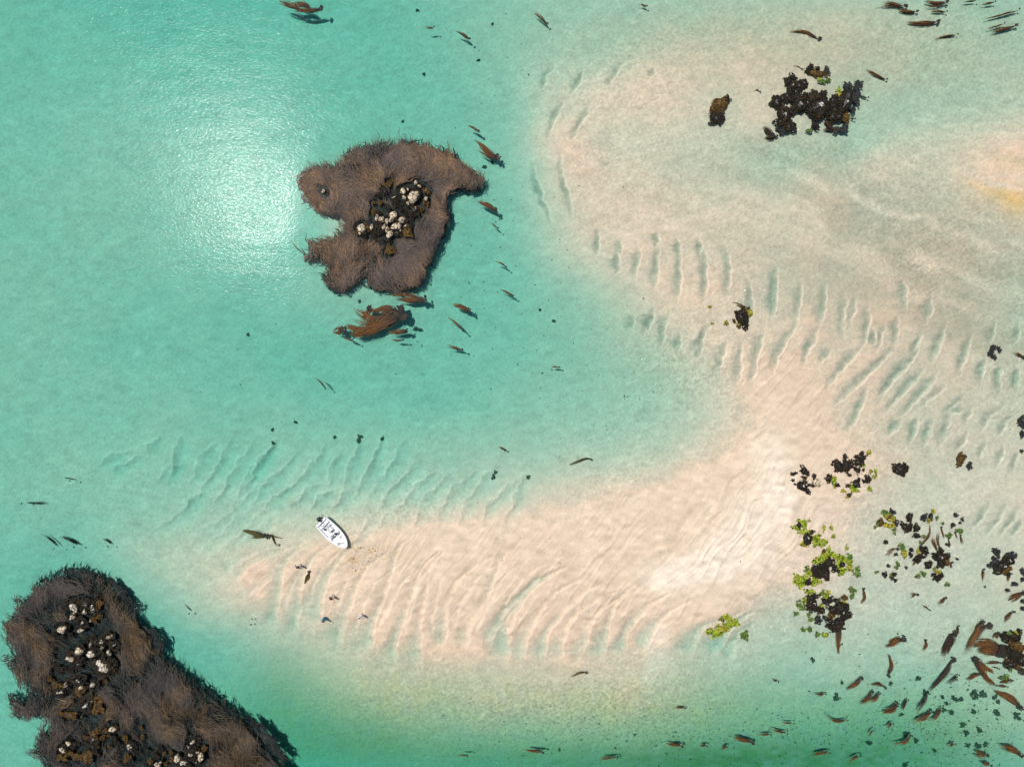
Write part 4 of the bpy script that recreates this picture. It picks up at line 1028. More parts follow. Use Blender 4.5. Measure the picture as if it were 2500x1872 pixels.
LOOSE = [
 ('LN', 'r', '784,20 750,25 715,24 16/760,18 735,8 700,2 16/740,24 715,14 680,2 14;1146,94 1130,82 1112,73 9;1060,66 1046,67 1033,66 3;1169,320 1156,312 1142,307 9;1215,385 1180,368 1152,350 24;1210,514 1184,497 1163,486 17;1216,557 1205,548 1193,540 4;743,622 722,604 707,582 5;1337,58 1322,42 1305,28 8'),
 ('LS', 'r', '1236,652 1225,642 1210,637 5;1253,722 1236,713 1218,707 7;1146,759 1126,750 1105,742 16;1131,808 1112,788 1090,773 8;1129,854 1108,848 1088,842 8;794,948 782,932 764,920 5;1033,733 992,727 950,722 27;975,765 945,782 905,790 862,800 52/940,775 900,778 862,752 22/910,802 880,805 842,800 34/968,755 935,752 900,762 22/930,800 900,808 875,815 24;992,808 970,810 945,812 16;984,830 968,832 950,826 7;838,808 826,806 812,812 26;864,834 850,828 836,820 6;905,752 892,764 880,770 20;1233,1099 1225,1094 1216,1091 6;1366,897 1356,895 1345,892 6'),
 ('LT', 'r', '2001,94 1970,77 1930,72 13;2212,15 2177,8 2140,8 14;2240,28 2218,28 2195,23 10;2312,5 2284,8 2256,3 13;2312,28 2292,26 2273,27 6;2290,53 2252,57 2216,57 15;2338,84 2300,88 2282,96 5;2489,23 2448,34 2403,45 7;2452,57 2430,66 2410,71 5;2482,62 2450,70 2422,75 12;2430,4 2412,8 2398,9 5;2388,0 2360,3 2346,2 4;2165,194 2139,181 2115,171 8;2500,872 2488,866 2474,861 11;1580,15 1568,10 1556,6 4;1856,224 1848,218 1840,224 4'),
 ('LB', 'o', '650,1308 640,1308 618,1303 590,1298 17/648,1308 636,1310 612,1309 9/652,1306 662,1306 668,1320 674,1331 7/674,1330 682,1334 681,1328 675,1329 2/664,1308 676,1312 690,1314 2.5;1442,1120 1430,1118 1390,1135 7;756,1396 750,1412 744,1424 11;1432,1641 1412,1642 1386,1648 9;1827,753 1808,746 1787,738 11'),
 ('LW', 'd', '463,1498 452,1488 441,1478 4;181,1335 160,1322 139,1310 7;132,1340 116,1322 92,1306 4;264,1333 252,1323 241,1316 4;53,1229 76,1231 102,1230 5;613,1524 606,1521 602,1520 5;110,1415 113,1400 115,1388 3;171,1173 158,1170 143,1167 3;616,1510 608,1504 604,1500 4'),
 ('LC', 'r', '1142,1845 1128,1846 1114,1846 4;1326,1836 1302,1835 1275,1830 9;1673,1728 1660,1729 1643,1732 6;1665,1821 1648,1819 1626,1815 11;1507,1849 1485,1852 1460,1852 5;1840,1813 1815,1808 1790,1802 12;1882,1794 1868,1795 1854,1796 5;1922,1790 1898,1787 1878,1782 6;1726,1820 1714,1822 1704,1821 4;1776,1822 1768,1827 1760,1828 5;1900,1664 1893,1662 1886,1659 4;1938,1765 1922,1766 1907,1762 3'),
 ('LD', 'r', '2205,1560 2186,1566 2163,1578 22;2261,1562 2265,1575 2252,1591 8;2171,1651 2180,1625 2171,1598 12;2105,1655 2094,1670 2066,1683 12;2162,1679 2150,1670 2130,1677 9;2131,1689 2124,1707 2100,1719 10;2148,1692 2140,1706 2112,1717 8;2190,1719 2184,1734 2156,1736 15;2278,1738 2262,1750 2233,1768 11;2301,1728 2286,1758 2265,1762 8;2069,1758 2045,1764 2011,1749 6;2226,1794 2214,1813 2177,1821 10;2026,1836 2004,1840 1981,1845 7;2101,1845 2085,1852 2067,1856 6;2412,1842 2398,1844 2382,1839 13;2495,1843 2470,1828 2440,1824 18;2420,1868 2410,1866 2399,1862 9;2180,1765 2174,1772 2166,1778 7;2134,1782 2126,1790 2118,1799 4;2332,1815 2325,1820 2318,1822 6;2016,1693 2002,1698 1988,1697 5'),
 ('LE', 'd', '2329,1610 2312,1643 2273,1692 16;2269,1693 2258,1715 2237,1736 7;2342,1527 2340,1540 2337,1553 5;2332,1546 2318,1580 2309,1606 20;2322,1549 2310,1578 2299,1602 9;2342,1647 2330,1660 2316,1672 5;2218,1708 2211,1722 2203,1738 6'),
 ('LF', 'r', '2418,1527 2390,1542 2378,1560 2358,1600 20;2400,1518 2388,1540 2378,1566 18;2448,1590 2412,1580 2376,1582 44;2382,1610 2403,1632 2437,1663 26;2398,1646 2384,1650 2363,1660 11;2493,1726 2465,1700 2433,1683 22;2432,1672 2418,1660 2402,1655 8;2445,1618 2428,1619 2410,1620 8;2498,1640 2480,1622 2462,1600 28;2470,1660 2458,1664 2445,1666 12;2438,1545 2434,1552 2430,1562 12;2440,1632 2432,1630 2424,1629 4;2460,1676 2446,1676 2436,1675 6'),
 ('LG', 'r', '2109,1436 2113,1459 2101,1474 10;2310,1459 2301,1470 2290,1474 9;2271,1489 2263,1482 2254,1476 6;2241,1451 2233,1452 2222,1459 9;2476,1493 2466,1503 2453,1519 9;2500,1447 2484,1455 2464,1468 15;2403,1389 2402,1408 2402,1425 6;2245,1340 2262,1318 2273,1302 2271,1280 7;2192,1340 2180,1340 2162,1357 9;2192,1338 2200,1326 2204,1320 3;2300,1345 2292,1330 2290,1316 2292,1296 7;2290,1346 2284,1330 2278,1322 2282,1310 8;2299,1286 2302,1300 2304,1314 6;2242,1365 2234,1374 2226,1382 6;2325,1372 2322,1382 2322,1388 7;2317,1314 2320,1325 2324,1334 4;2332,1298 2336,1306 2340,1315 3;2346,1306 2349,1318 2352,1332 3;2052,1533 2049,1560 2048,1598 14;2470,1400 2464,1410 2460,1422 7;2056,1572 2050,1580 2044,1585 3'),
 ('LH', 'd', '1888,331 1880,325 1866,307 18;1896,333 1880,338 1866,333 10;2120,238 2108,236 2098,228 5;2088,290 2082,288 2076,282 4;2040,318 2030,312 2010,298 22;1982,283 1976,278 1972,276 4;1992,222 1984,215 1974,214 3;1958,168 1950,162 1936,160 3;1752,280 1744,268 1736,248 7'),
]
for key, kd, txt in LOOSE:
    for item in txt.split(';'):
        lk_ = []
        for piece in item.split('/'):
            q = piece.split()
            lk_.append(([tuple(map(float, a.split(','))) for a in q[:-1]], float(q[-1])))
        loose_kelp(lk_, kd, key)

# ------------------------------------------------------------------ the boat
M_GEL = simple("white_gelcoat", (.82, .83, .84), .3, .5, .03, 2)
M_DECK = simple("deck_grip", (.72, .74, .76), .6, .3, .05, 8)
M_RUB = simple("rubber_black", (.012, .013, .016), .4, .4)
M_ENG = simple("engine_black", (.010, .012, .020), .25, .5)
M_GRY = simple("grey_plastic", (.22, .23, .24), .5, .4)
M_STEEL = simple("steel", (.55, .56, .58), .25, .5, .05, 5, Metallic=.9)
M_BLUE = simple("blue_cloth", (.03, .05, .22), .8, .1)
M_ROPE = simple("rope", (.10, .09, .10), .9, .1)


def loft(rings, closed=False, cap0=False, cap1=False):
    """rings: list of equal-length point lists -> verts, quads (list)"""
    n = len(rings[0])
    V = [p for r in rings for p in r]
    F = []
    m = n if closed else n - 1
    for i in range(len(rings) - 1):
        for j in range(m):
            F.append([i * n + j, i * n + (j + 1) % n, (i + 1) * n + (j + 1) % n, (i + 1) * n + j])
    if cap0: F.append(list(range(n))[::-1])
    if cap1: F.append([(len(rings) - 1) * n + j for j in range(n)])
    return V, F


def poly_obj(name, V, F, mat, parent=None, smooth=True, bevel=0, solid=0, sub=0):
    me = bpy.data.meshes.new(name)
    me.from_pydata([tuple(map(float, v)) for v in V], [], F)
    me.update()
    if smooth: me.polygons.foreach_set("use_smooth", np.ones(len(me.polygons), bool))
    me.materials.append(mat)
    o = bpy.data.objects.new(name, me)
    COL.objects.link(o)
    if parent is not None: o.parent = parent
    if solid:
        q = o.modifiers.new("s", 'SOLIDIFY'); q.thickness = solid; q.offset = -1
    if bevel:
        q = o.modifiers.new("b", 'BEVEL'); q.width = bevel; q.segments = 2; q.limit_method = 'ANGLE'
    if sub:
        q = o.modifiers.new("u", 'SUBSURF'); q.levels = sub; q.render_levels = sub
    return o


def box(name, c, sz, mat, parent=None, bevel=.015, rz=0.0, tilt=0.0):
    bm = bmesh.new()
    bmesh.ops.create_cube(bm, size=1)
    for v in bm.verts:
        v.co = Vector((v.co.x * sz[0], v.co.y * sz[1], v.co.z * sz[2]))
    if bevel: bmesh.ops.bevel(bm, geom=bm.edges[:], offset=bevel, segments=2, affect='EDGES')
    o = bm_obj(name, bm, mat, parent)
    o.location = c
    o.rotation_euler = (0, tilt, rz)
    return o


def tube(name, pts, r, mat, parent=None, seg=8, closed=False):
    P = np.array(pts, float)
    V, F = [], []
    n = len(P)
    for i in range(n):
        a = P[(i + 1) % n] - P[i - 1] if closed else P[min(i + 1, n - 1)] - P[max(i - 1, 0)]
        a /= np.linalg.norm(a) + 1e-9
        u = np.cross(a, [0, 0, 1.0]) if abs(a[2]) < .9 else np.cross(a, [1.0, 0, 0])
        u /= np.linalg.norm(u); w = np.cross(a, u)
        rr = r[i] if hasattr(r, '__len__') else r
        V += [P[i] + rr * (math.cos(q) * u + math.sin(q) * w) for q in np.linspace(0, 2 * math.pi, seg, endpoint=False)]
    rows = n if closed else n - 1
    for i in range(rows):
        for j in range(seg):
            F.append([i * seg + j, i * seg + (j + 1) % seg, ((i + 1) % n) * seg + (j + 1) % seg, ((i + 1) % n) * seg + j])
    if not closed:
        F.append(list(range(seg))[::-1]); F.append([(n - 1) * seg + j for j in range(seg)])
    return poly_obj(name, V, F, mat, parent)


sx, sy = W(740 + .07246 * 585, 1230 + .07246 * 585, .5)
bx, by = W(740 + .07246 * 1485, 1230 + .07246 * 1455, .5)
BL = math.hypot(bx - sx, by - sy)
brz = math.atan2(by - sy, bx - sx)
boat = empty("motor_boat", (sx, sy, 0.0), brz)
tag(boat, "white open motor boat with a black outboard, bow nosed onto the sandbar", "boat")
# half breadths along the hull, stern to bow
st = np.linspace(0, 1, 21)
half = np.interp(st, [0, .1, .3, .5, .65, .78, .88, .95, .985, 1], [.90, .98, 1.05, 1.05, .99, .84, .62, .36, .17, .03])
sheer = np.interp(st, [0, .4, .8, 1], [.52, .52, .60, .70])
keel = np.interp(st, [0, .6, .85, .95, 1], [-.16, -.14, -.05, .16, .5])
rings = []
for s_, hb, sh_, kk in zip(st, half, sheer, keel):
    x = s_ * BL
    rings.append([(x, -hb, sh_), (x, -hb * .97, sh_ * .55), (x, -hb * .82, .10 + kk * .3), (x, -hb * .35, kk * .75), (x, 0, kk), (x, hb * .35, kk * .75), (x, hb * .82, .10 + kk * .3), (x, hb * .97, sh_ * .55), (x, hb, sh_)])
V, F = loft(rings)
F.append([8 - i for i in range(9)])
poly_obj("hull", V, F, M_GEL, boat)
# gunwale ring and side decks round the cockpit
out_, inn, low = [], [], []
for s_, hb, sh_ in zip(st, half, sheer):
    out_.append((s_ * BL, hb, sh_ + .01))
    sc_ = min(max(s_, .05), .70)
    hi_ = np.interp(sc_, st, half) - .17
    if s_ > .55: hi_ *= math.sqrt(max(0, 1 - ((sc_ - .55) / .152) ** 2)) if sc_ < .70 else 0
    inn.append((sc_ * BL, max(hi_, 0.0), np.interp(sc_, st, sheer) + .015))
V = [(x, y, z) for x, y, z in out_] + [(x, y, z) for x, y, z in inn]
V += [(x, -y, z) for x, y, z in out_] + [(x, -y, z) for x, y, z in inn]
n = len(st)
F = []
for i in range(n - 1):
    F.append([i, i + 1, n + i + 1, n + i]); F.append([2 * n + i, 3 * n + i, 3 * n + i + 1, 2 * n + i + 1])
F.append([0, n, 3 * n, 2 * n])
poly_obj("deck", V, F, M_GEL, boat, smooth=False)
walls = [[(x, y, z) for x, y, z in inn if True], [(x, y * .985, .20) for x, y, z in inn]]
V = walls[0] + walls[1] + [(x, -y, z) for x, y, z in walls[0]] + [(x, -y, z) for x, y, z in walls[1]]
F = []
for i in range(n - 1):
    F.append([i, n + i, n + i + 1, i + 1]); F.append([2 * n + i, 2 * n + i + 1, 3 * n + i + 1, 3 * n + i])
    F.append([n + i, 3 * n + i, 3 * n + i + 1, n + i + 1])
F.append([0, 2 * n, 3 * n, n])
poly_obj("cockpit_liner", V, F, M_DECK, boat, smooth=False)
edge = [(s_ * BL, hb + .012, sh_ - .02) for s_, hb, sh_ in zip(st, half, sheer)] + [(s_ * BL, -hb - .012, sh_ - .02) for s_, hb, sh_ in zip(st[::-1], half[::-1], sheer[::-1])]
tube("rubbing_strake", edge, .022, M_GRY, boat, 6)
box("stern_seat", (.62, 0, .38), (.42, 1.5, .30), M_GEL, boat, .03)
box("middle_seat", (2.55, -.1, .40), (.38, 1.62, .30), M_GEL, boat, .03)
con = box("console", (1.75, .12, .48), (.50, .62, .56), M_GEL, boat, .05)
box("windscreen", (.20, 0, .36), (.03, .56, .22), M_GRY, con, .008, 0, -.4)
tube("steering_wheel", [(-.30, .15 * math.cos(a), .18 + .15 * math.sin(a)) for a in np.linspace(0, 2 * math.pi, 16, endpoint=False)], .016, M_RUB, con, 6, True)
box("console_panel", (-.10, -.12, .285), (.18, .22, .02), M_GRY, con, .004)
hat = box("bow_hatch", (4.05, 0, .655), (.55, .62, .035), M_DECK, boat, .015)
for sg in (-1, 1):
    tube("bow_rail", [(3.35, sg * .80, .62), (3.36, sg * .78, .84), (3.9, sg * .66, .88), (4.45, sg * .36, .92), (4.6, sg * .22, .93), (4.6, sg * .20, .70)], .013, M_STEEL, boat, 6)
for px_, py_ in ((.25, .80), (.25, -.80), (4.62, 0)):
    c_ = box("cleat", (px_, py_, .57 if px_ < 4 else .73), (.17, .04, .03), M_RUB, boat, .01)
# outboard motor, tilted slightly, hung on the transom
eng = empty("outboard_motor", (-.20, .12, .50), 0)
eng.parent = boat
rg = []
for zz, lx, wy in ((.02, .20, .15), (.10, .29, .20), (.26, .33, .23), (.40, .31, .22), (.50, .22, .16), (.53, .06, .05)):
    rg.append([(-.10 + lx * math.copysign(abs(math.cos(a)) ** .7, math.cos(a)), wy * math.copysign(abs(math.sin(a)) ** .7, math.sin(a)), zz) for a in np.linspace(0, 2 * math.pi, 16, endpoint=False)])
V, F = loft(rg, True, True, True)
poly_obj("cowling", V, F, M_ENG, eng)
box("engine_leg", (-.12, 0, -.32), (.20, .11, .72), M_ENG, eng, .03)
box("cavitation_plate", (-.20, 0, -.50), (.42, .24, .02), M_ENG, eng, .006)
tube("gearcase", [(-.34, 0, -.66), (-.22, 0, -.66), (-.02, 0, -.66), (.06, 0, -.66)], [.03, .065, .06, .015], M_ENG, eng, 10)
pv, pf = [], []
for b_ in range(3):
    a0 = b_ * 2.094
    for rr, tw in ((.02, -.03), (.10, -.05), (.15, -.02), (.02, .03), (.10, .05), (.15, .02)):
        da = tw * 5
        pv.append((-.36 + tw * .6, rr * math.cos(a0 + da), -.66 + rr * math.sin(a0 + da)))
    o_ = b_ * 6
    pf += [[o_, o_ + 1, o_ + 4, o_ + 3], [o_ + 1, o_ + 2, o_ + 5, o_ + 4]]
poly_obj("propeller", pv, pf, M_GRY, eng, True, 0, .01)
box("transom_bracket", (.12, 0, -.02), (.20, .26, .30), M_RUB, eng, .02)
tube("tiller", [(.16, -.06, .18), (.36, -.12, .22), (.60, -.16, .24)], [.03, .022, .028], M_RUB, eng, 8)
# blue pennant on a short staff at the port quarter
tube("flagstaff", [(.03, .82, .50), (-.10, .86, 1.05)], .014, M_STEEL, boat, 6)
fv, ff = [], []
for i in range(7):
    u = i / 6
    for j in range(3):
        fv.append((-.09 - u * .62, .86 + u * .10 + .03 * math.sin(u * 7), 1.02 - (.26 * (1 - .75 * u)) * j / 2 - .08 * u))
for i in range(6):
    for j in range(2):
        ff.append([i * 3 + j, i * 3 + j + 1, (i + 1) * 3 + j + 1, (i + 1) * 3 + j])
poly_obj("pennant", fv, ff, M_BLUE, boat, True, 0, .006)

# loose gear lying in the boat: each a thing of its own
cb, sb_ = math.cos(brz), math.sin(brz)


def on_boat(o, u, v, z, rz=0.0):
    o.location = (sx + u * cb - v * sb_, sy + u * sb_ + v * cb, z)
    o.rotation_euler.z = brz + rz


t_ = empty("fuel_tank", (0, 0, 0))
tag(t_, "black portable fuel tank on the boat's floor near the stern", "fuel tank")
box("tank_body", (0, 0, .12), (.34, .24, .22), M_RUB, t_, .04)
bm = bmesh.new(); bmesh.ops.create_cone(bm, cap_ends=True, segments=14, radius1=.045, radius2=.04, depth=.05)
fc = bm_obj("filler_cap", bm, M_GRY, t_); fc.location = (.05, 0, .255)
tube("carry_handle", [(-.12, 0, .23), (-.10, 0, .29), (.0, 0, .30), (.02, 0, .24)], .014, M_RUB, t_, 6)
on_boat(t_, 1.2, -.42, .205, .5)
t_ = empty("dry_bag", (0, 0, 0))
tag(t_, "round black dry bag on the boat's middle seat", "bag")
rg = [[(x_, r_ * math.cos(a), .15 + r_ * math.sin(a)) for a in np.linspace(0, 2 * math.pi, 12, endpoint=False)] for x_, r_ in ((-.22, .03), (-.20, .12), (-.08, .15), (.08, .15), (.20, .11), (.24, .03))]
V, F = loft(rg, True, True, True)
poly_obj("bag_body", V, F, M_RUB, t_)
tube("bag_strap", [(-.16, .0, .28), (-.08, .05, .36), (.08, .05, .36), (.16, .0, .27)], .014, M_GRY, t_, 6)
on_boat(t_, 2.62, .30, .552, .9)
t_ = empty("anchor", (0, 0, 0))
tag(t_, "small dark folding anchor lying forked on the white foredeck", "anchor")
tube("shank", [(-.30, 0, .03), (0, 0, .03), (.16, 0, .03)], .020, M_RUB, t_, 8)
for sg in (-1, 1):
    tube("fluke", [(.12, 0, .03), (.26, sg * .13, .04), (.38, sg * .19, .06)], [.018, .03, .008], M_RUB, t_, 8)
on_boat(t_, 3.22, .33, .64, .5)
t_ = tube("rope_coil", [((.15 + .05 * math.sin(a * 1.7)) * math.cos(a), (.15 + .04 * math.cos(a * 2.3)) * math.sin(a), .02 + .006 * a) for a in np.linspace(0, 19, 90)], .014, M_ROPE)
tag(t_, "loose coil of dark mooring rope near the boat's bow", "rope")
on_boat(t_, 3.85, -.36, .665)
t_ = tube("mooring_line", [(0, 0, .02), (.08, .10, .02), (.20, .06, .02), (.30, .16, .02), (.36, .10, .03), (.44, .20, .02)], .022, M_ROPE)
tag(t_, "short dark line lying crumpled on the boat's white bow deck", "rope")
on_boat(t_, 4.05, -.18, .685, .8)
t_ = tube("oval_hoop", [(.20 * math.cos(a), .26 * math.sin(a), .0) for a in np.linspace(0, 2 * math.pi, 24, endpoint=False)], .030, M_ENG, None, 8, True)
tag(t_, "dark oval hoop lying on the boat's stern seat behind the engine", "hoop")
on_boat(t_, .50, -.10, .562)
t_ = empty("tackle_box", (0, 0, 0))
tag(t_, "small grey box on the starboard side of the boat's stern", "box")
box("box_body", (0, 0, .07), (.24, .17, .13), M_GRY, t_, .012)
box("box_lid", (0, 0, .152), (.25, .18, .03), M_GRY, t_, .008)
box("box_catch", (0, -.095, .13), (.05, .012, .05), M_STEEL, t_, .002)
on_boat(t_, 1.30, .55, .205, .2)
t_ = empty("flippers", (0, 0, 0))
tag(t_, "pair of black swim fins lying on the boat's middle seat", "swim fins")
for q_, a_ in ((-.12, .3), (.10, .15)):
    f_ = poly_obj("fin", [(-.16, q_ - .05, .03), (.02, q_ - .05, .03), (.34, q_ - .10 + a_ * .2, .03), (.36, q_ + .10 + a_ * .2, .03), (.02, q_ + .05, .03), (-.16, q_ + .05, .03), (-.08, q_, .09)], [[0, 1, 4, 5], [1, 2, 3, 4], [0, 6, 1], [5, 4, 6], [0, 5, 6], [1, 6, 4]], M_RUB, t_, False, 0, .02)
on_boat(t_, 2.55, -.42, .555, 1.2)
M_TOWEL = simple("grey_towel", (.42, .42, .43), .95, .1, .15, 14)
tv, tf = [], []
for i in range(12):
    for j in range(9):
        tv.append((i * .06 - .33, j * .06 - .24 + .03 * math.sin(i * 1.2), .03 + .035 * math.sin(i * 1.9 + j * .8) * math.cos(j * 1.4) + .02))
for i in range(11):
    for j in range(8):
        tf.append([i * 9 + j, (i + 1) * 9 + j, (i + 1) * 9 + j + 1, i * 9 + j + 1])
t_ = poly_obj("towel", tv, tf, M_TOWEL, None, True, 0, .012)
tag(t_, "crumpled grey towel spread on the boat floor ahead of the stern seat", "towel")
on_boat(t_, 1.20, .10, .215, .6)

# ------------------------------------------------------------------ people on the bar
def skin_mat(name, c): return simple(name, c, .55, .3, .06, 9)


M_SK = [skin_mat("skin_fair", (.52, .33, .24)), skin_mat("skin_tan", (.36, .21, .14))]
M_HAIR = simple("hair_dark", (.012, .009, .008), .5, .3)
M_EYE = simple("eye", (.02, .02, .02), .2, .5)


def skinned(name, joints, bones, mat, parent, root=0, sub=2):
    """joints: name -> (pos, radius); a Skin modifier grows one continuous surface"""
    keys = list(joints)
    me = bpy.data.meshes.new(name)
    me.from_pydata([joints[k_][0] for k_ in keys], [(keys.index(a), keys.index(b)) for a, b in bones], [])
    o = bpy.data.objects.new(name, me)
    COL.objects.link(o)
    o.parent = parent
    sk = o.modifiers.new("skin", 'SKIN')
    sk.use_smooth_shade = True
    lay_ = me.skin_vertices[0].data
    for i, k_ in enumerate(keys):
        r = joints[k_][1]
        lay_[i].radius = r if hasattr(r, '__len__') else (r, r)
        lay_[i].use_root = (i == root)
    ss = o.modifiers.new("sub", 'SUBSURF')
    ss.levels = sub; ss.render_levels = sub
    me.materials.append(mat)
    return o


def person(x, y, face, shirt, trousers, skin, label, arm_out=.2, stride=.18, sleeves=True, legs_bare=False, dress=None):
    z = float(terr(np.array([x]), np.array([y]))[0])
    root = empty("person", (x, y, z), face)
    tag(root, label, "person", "people walking on the sandbar")
    J = {'pelvis': ((0, 0, .96), (.14, .10)), 'waist': ((0, 0, 1.10), (.13, .09)), 'chest': ((0, 0, 1.30), (.155, .11)), 'neckb': ((0, .0, 1.45), (.075, .07)),
         'neck': ((.012, 0, 1.52), .052), 'jaw': ((.035, 0, 1.585), (.062, .066)), 'brow': ((.022, 0, 1.66), (.078, .090)), 'crown': ((.0, 0, 1.725), (.055, .062)), 'nose': ((.118, 0, 1.622), .011)}
    Bn = [('pelvis', 'waist'), ('waist', 'chest'), ('chest', 'neckb'), ('neckb', 'neck'), ('neck', 'jaw'), ('jaw', 'brow'), ('brow', 'crown'), ('brow', 'nose')]
    for sg, sd in ((1, 'l'), (-1, 'r')):
        fx = stride * sg
        J.update({'hip' + sd: ((.0, sg * .10, .90), .088), 'knee' + sd: ((.04 + fx * .5, sg * .105, .49), .058), 'calf' + sd: ((fx * .7, sg * .105, .33), .053), 'ankle' + sd: ((fx, sg * .105, .085), .037), 'toe' + sd: ((fx + .17, sg * .125, .03), (.042, .026))})
        Bn += [('pelvis', 'hip' + sd), ('hip' + sd, 'knee' + sd), ('knee' + sd, 'calf' + sd), ('calf' + sd, 'ankle' + sd), ('ankle' + sd, 'toe' + sd)]
        ay = sg * (.25 + arm_out)
        J.update({'sho' + sd: ((0, sg * .185, 1.405), .056), 'elb' + sd: ((-.03 - fx * .3, sg * .235 + sg * arm_out * .5, 1.12), .040), 'wri' + sd: ((.06 - fx * .5, ay, .88), .026), 'palm' + sd: ((.075 - fx * .5, ay + sg * .008, .81), (.038, .018))})
        Bn += [('chest', 'sho' + sd), ('sho' + sd, 'elb' + sd), ('elb' + sd, 'wri' + sd), ('wri' + sd, 'palm' + sd)]
        for f_i, (dy, ln) in enumerate(((-.028, .062), (-.010, .076), (.010, .070), (.027, .055))):
            bx_, by_, bz_ = .078 - fx * .5 + dy, ay + sg * .01, .775
            J.update({f'k{f_i}{sd}': ((bx_, by_, bz_), .0095), f't{f_i}{sd}': ((bx_ + .012, by_ - sg * .018, bz_ - ln), .0075)})
            Bn += [('palm' + sd, f'k{f_i}{sd}'), (f'k{f_i}{sd}', f't{f_i}{sd}')]
        J['th' + sd] = ((.125 - fx * .5, ay - sg * .01, .785), .0095)
        Bn.append(('palm' + sd, 'th' + sd))
    skinned("body", J, Bn, skin, root)
    for sg in (1, -1):
        bm = bmesh.new(); bmesh.ops.create_icosphere(bm, subdivisions=2, radius=.012)
        e_ = bm_obj("eye", bm, M_EYE, root, True); e_.location = (.088, sg * .033, 1.652)
        bm = bmesh.new(); bmesh.ops.create_icosphere(bm, subdivisions=2, radius=.03)
        for v in bm.verts: v.co = Vector((v.co.x * .55, v.co.y * .3, v.co.z))
        e_ = bm_obj("ear", bm, skin, root, True); e_.location = (.01, sg * .092, 1.63)
    HJ = {'a': ((-.035, 0, 1.60), (.075, .085)), 'b': ((-.012, 0, 1.69), (.088, .100)), 'c': ((-.006, 0, 1.745), (.06, .07))}
    skinned("hair", HJ, [('a', 'b'), ('b', 'c')], M_HAIR, root, 0, 2)
    g_ = lambda k_, m_: (J[k_][0], tuple(v * m_ for v in (J[k_][1] if hasattr(J[k_][1], '__len__') else (J[k_][1],) * 2)))
    if dress is None:
        SJ = {k_: g_(k_, 1.16) for k_ in ('pelvis', 'waist', 'chest', 'neckb')}
        SB = [('pelvis', 'waist'), ('waist', 'chest'), ('chest', 'neckb')]
        for sd in 'lr':
            SJ['sho' + sd] = g_('sho' + sd, 1.25); SJ['elb' + sd] = g_('elb' + sd, 1.4)
            SB += [('chest', 'sho' + sd), ('sho' + sd, 'elb' + sd)]
            if sleeves:
                SJ['wri' + sd] = g_('wri' + sd, 1.45); SB.append(('elb' + sd, 'wri' + sd))
        skinned("shirt", SJ, SB, shirt, root)
        TJ = {'pelvis': g_('pelvis', 1.10)}
        TB = []
        for sd in 'lr':
            TJ['hip' + sd] = g_('hip' + sd, 1.16); TJ['knee' + sd] = g_('knee' + sd, 1.28)
            TB += [('pelvis', 'hip' + sd), ('hip' + sd, 'knee' + sd)]
            if not legs_bare:
                TJ['calf' + sd] = g_('calf' + sd, 1.3); TJ['ankle' + sd] = g_('ankle' + sd, 1.5)
                TB += [('knee' + sd, 'calf' + sd), ('calf' + sd, 'ankle' + sd)]
        skinned("shorts" if legs_bare else "trousers", TJ, TB, trousers, root)
    else:
        rg = []
        for zz, a_, b_ in ((.42, .24, .27), (.60, .21, .24), (.85, .17, .20), (1.0, .15, .18), (1.12, .125, .155), (1.30, .14, .185), (1.43, .10, .15), (1.465, .075, .08)):
            rg.append([(a_ * (1 + .06 * math.sin(5 * q) * (zz < .8)) * math.cos(q), b_ * math.sin(q), zz) for q in np.linspace(0, 2 * math.pi, 28, endpoint=False)])
        V, F = loft(rg, True)
        poly_obj("dress", V, F, dress, root, True, 0, .006)
    return root


M_NAVY = simple("navy_cloth", (.012, .016, .035), .85, .1, .2, 12)
M_WHT = simple("white_cloth", (.80, .79, .78), .85, .1, .05, 12)
M_BRN = simple("brown_cloth", (.13, .07, .05), .85, .1, .2, 12)
M_TEAL = simple("teal_cloth", (.02, .22, .34), .8, .1, .2, 12)
M_PNK = simple("pale_pink_cloth", (.66, .52, .55), .85, .1, .1, 12)
x, y = W(734, 1378)
person(x, y, math.radians(-120), M_NAVY, M_WHT, M_SK[0], "person in a baggy navy top and white trousers beside the olive weed", .22, .14)
x, y = W(814, 1453)
person(x, y, math.radians(-130), M_BRN, M_PNK, M_SK[1], "person in a brown top and pale pink trousers midway along the sand fingers", .12, .22, False, True)
x, y = W(794, 1508)
person(x, y, math.radians(-125), M_TEAL, M_TEAL, M_SK[1], "person in a long teal dress stepping into the shallow water", .12, .16, dress=M_TEAL)
x, y = W(884, 1498)
person(x, y, math.radians(-115), M_WHT, M_WHT, M_SK[0], "dark-haired person dressed all in white at a sand finger's tip", .06, .12)

# ------------------------------------------------------------------ specks: bits of weed and shell on the bottom
def scatter(name, spots, size, tones, mat, label, rise=.02, kind="stuff", onsurf=False):
    P = np.array(spots)
    x, y = W(P[:, 0], P[:, 1])
    n = len(x)
    k = 4
    a = rng.uniform(0, 6.28, n)
    L = size * rng.lognormal(0, .45, n)
    s = np.linspace(-.5, .5, k)
    bend = rng.normal(size=n)
    ang = a[:, None] + bend[:, None] * s
    sp = np.stack([x[:, None] + np.cos(ang) * s * L[:, None], y[:, None] + np.sin(ang) * s * L[:, None], np.zeros((n, k))], -1)
    z = terr(sp[..., 0].ravel(), sp[..., 1].ravel()).reshape(n, k)
    sp[..., 2] = z + .02 + rise * rng.uniform(.2, 1, (n, k))
    w = L[:, None] * rng.uniform(.3, .8, n)[:, None] * np.array([.5, 1, .9, .3])
    tn = np.array(tones)[rng.integers(0, len(tones), n)] * rng.uniform(.7, 1.3, (n, 1))
    V, F, C = strips(sp, w, np.repeat(tn[:, None], k, 1))
    o = mesh_from(name, V, F, mat, None, True, C)
    return tag(o, label, "weed scraps", None, kind)


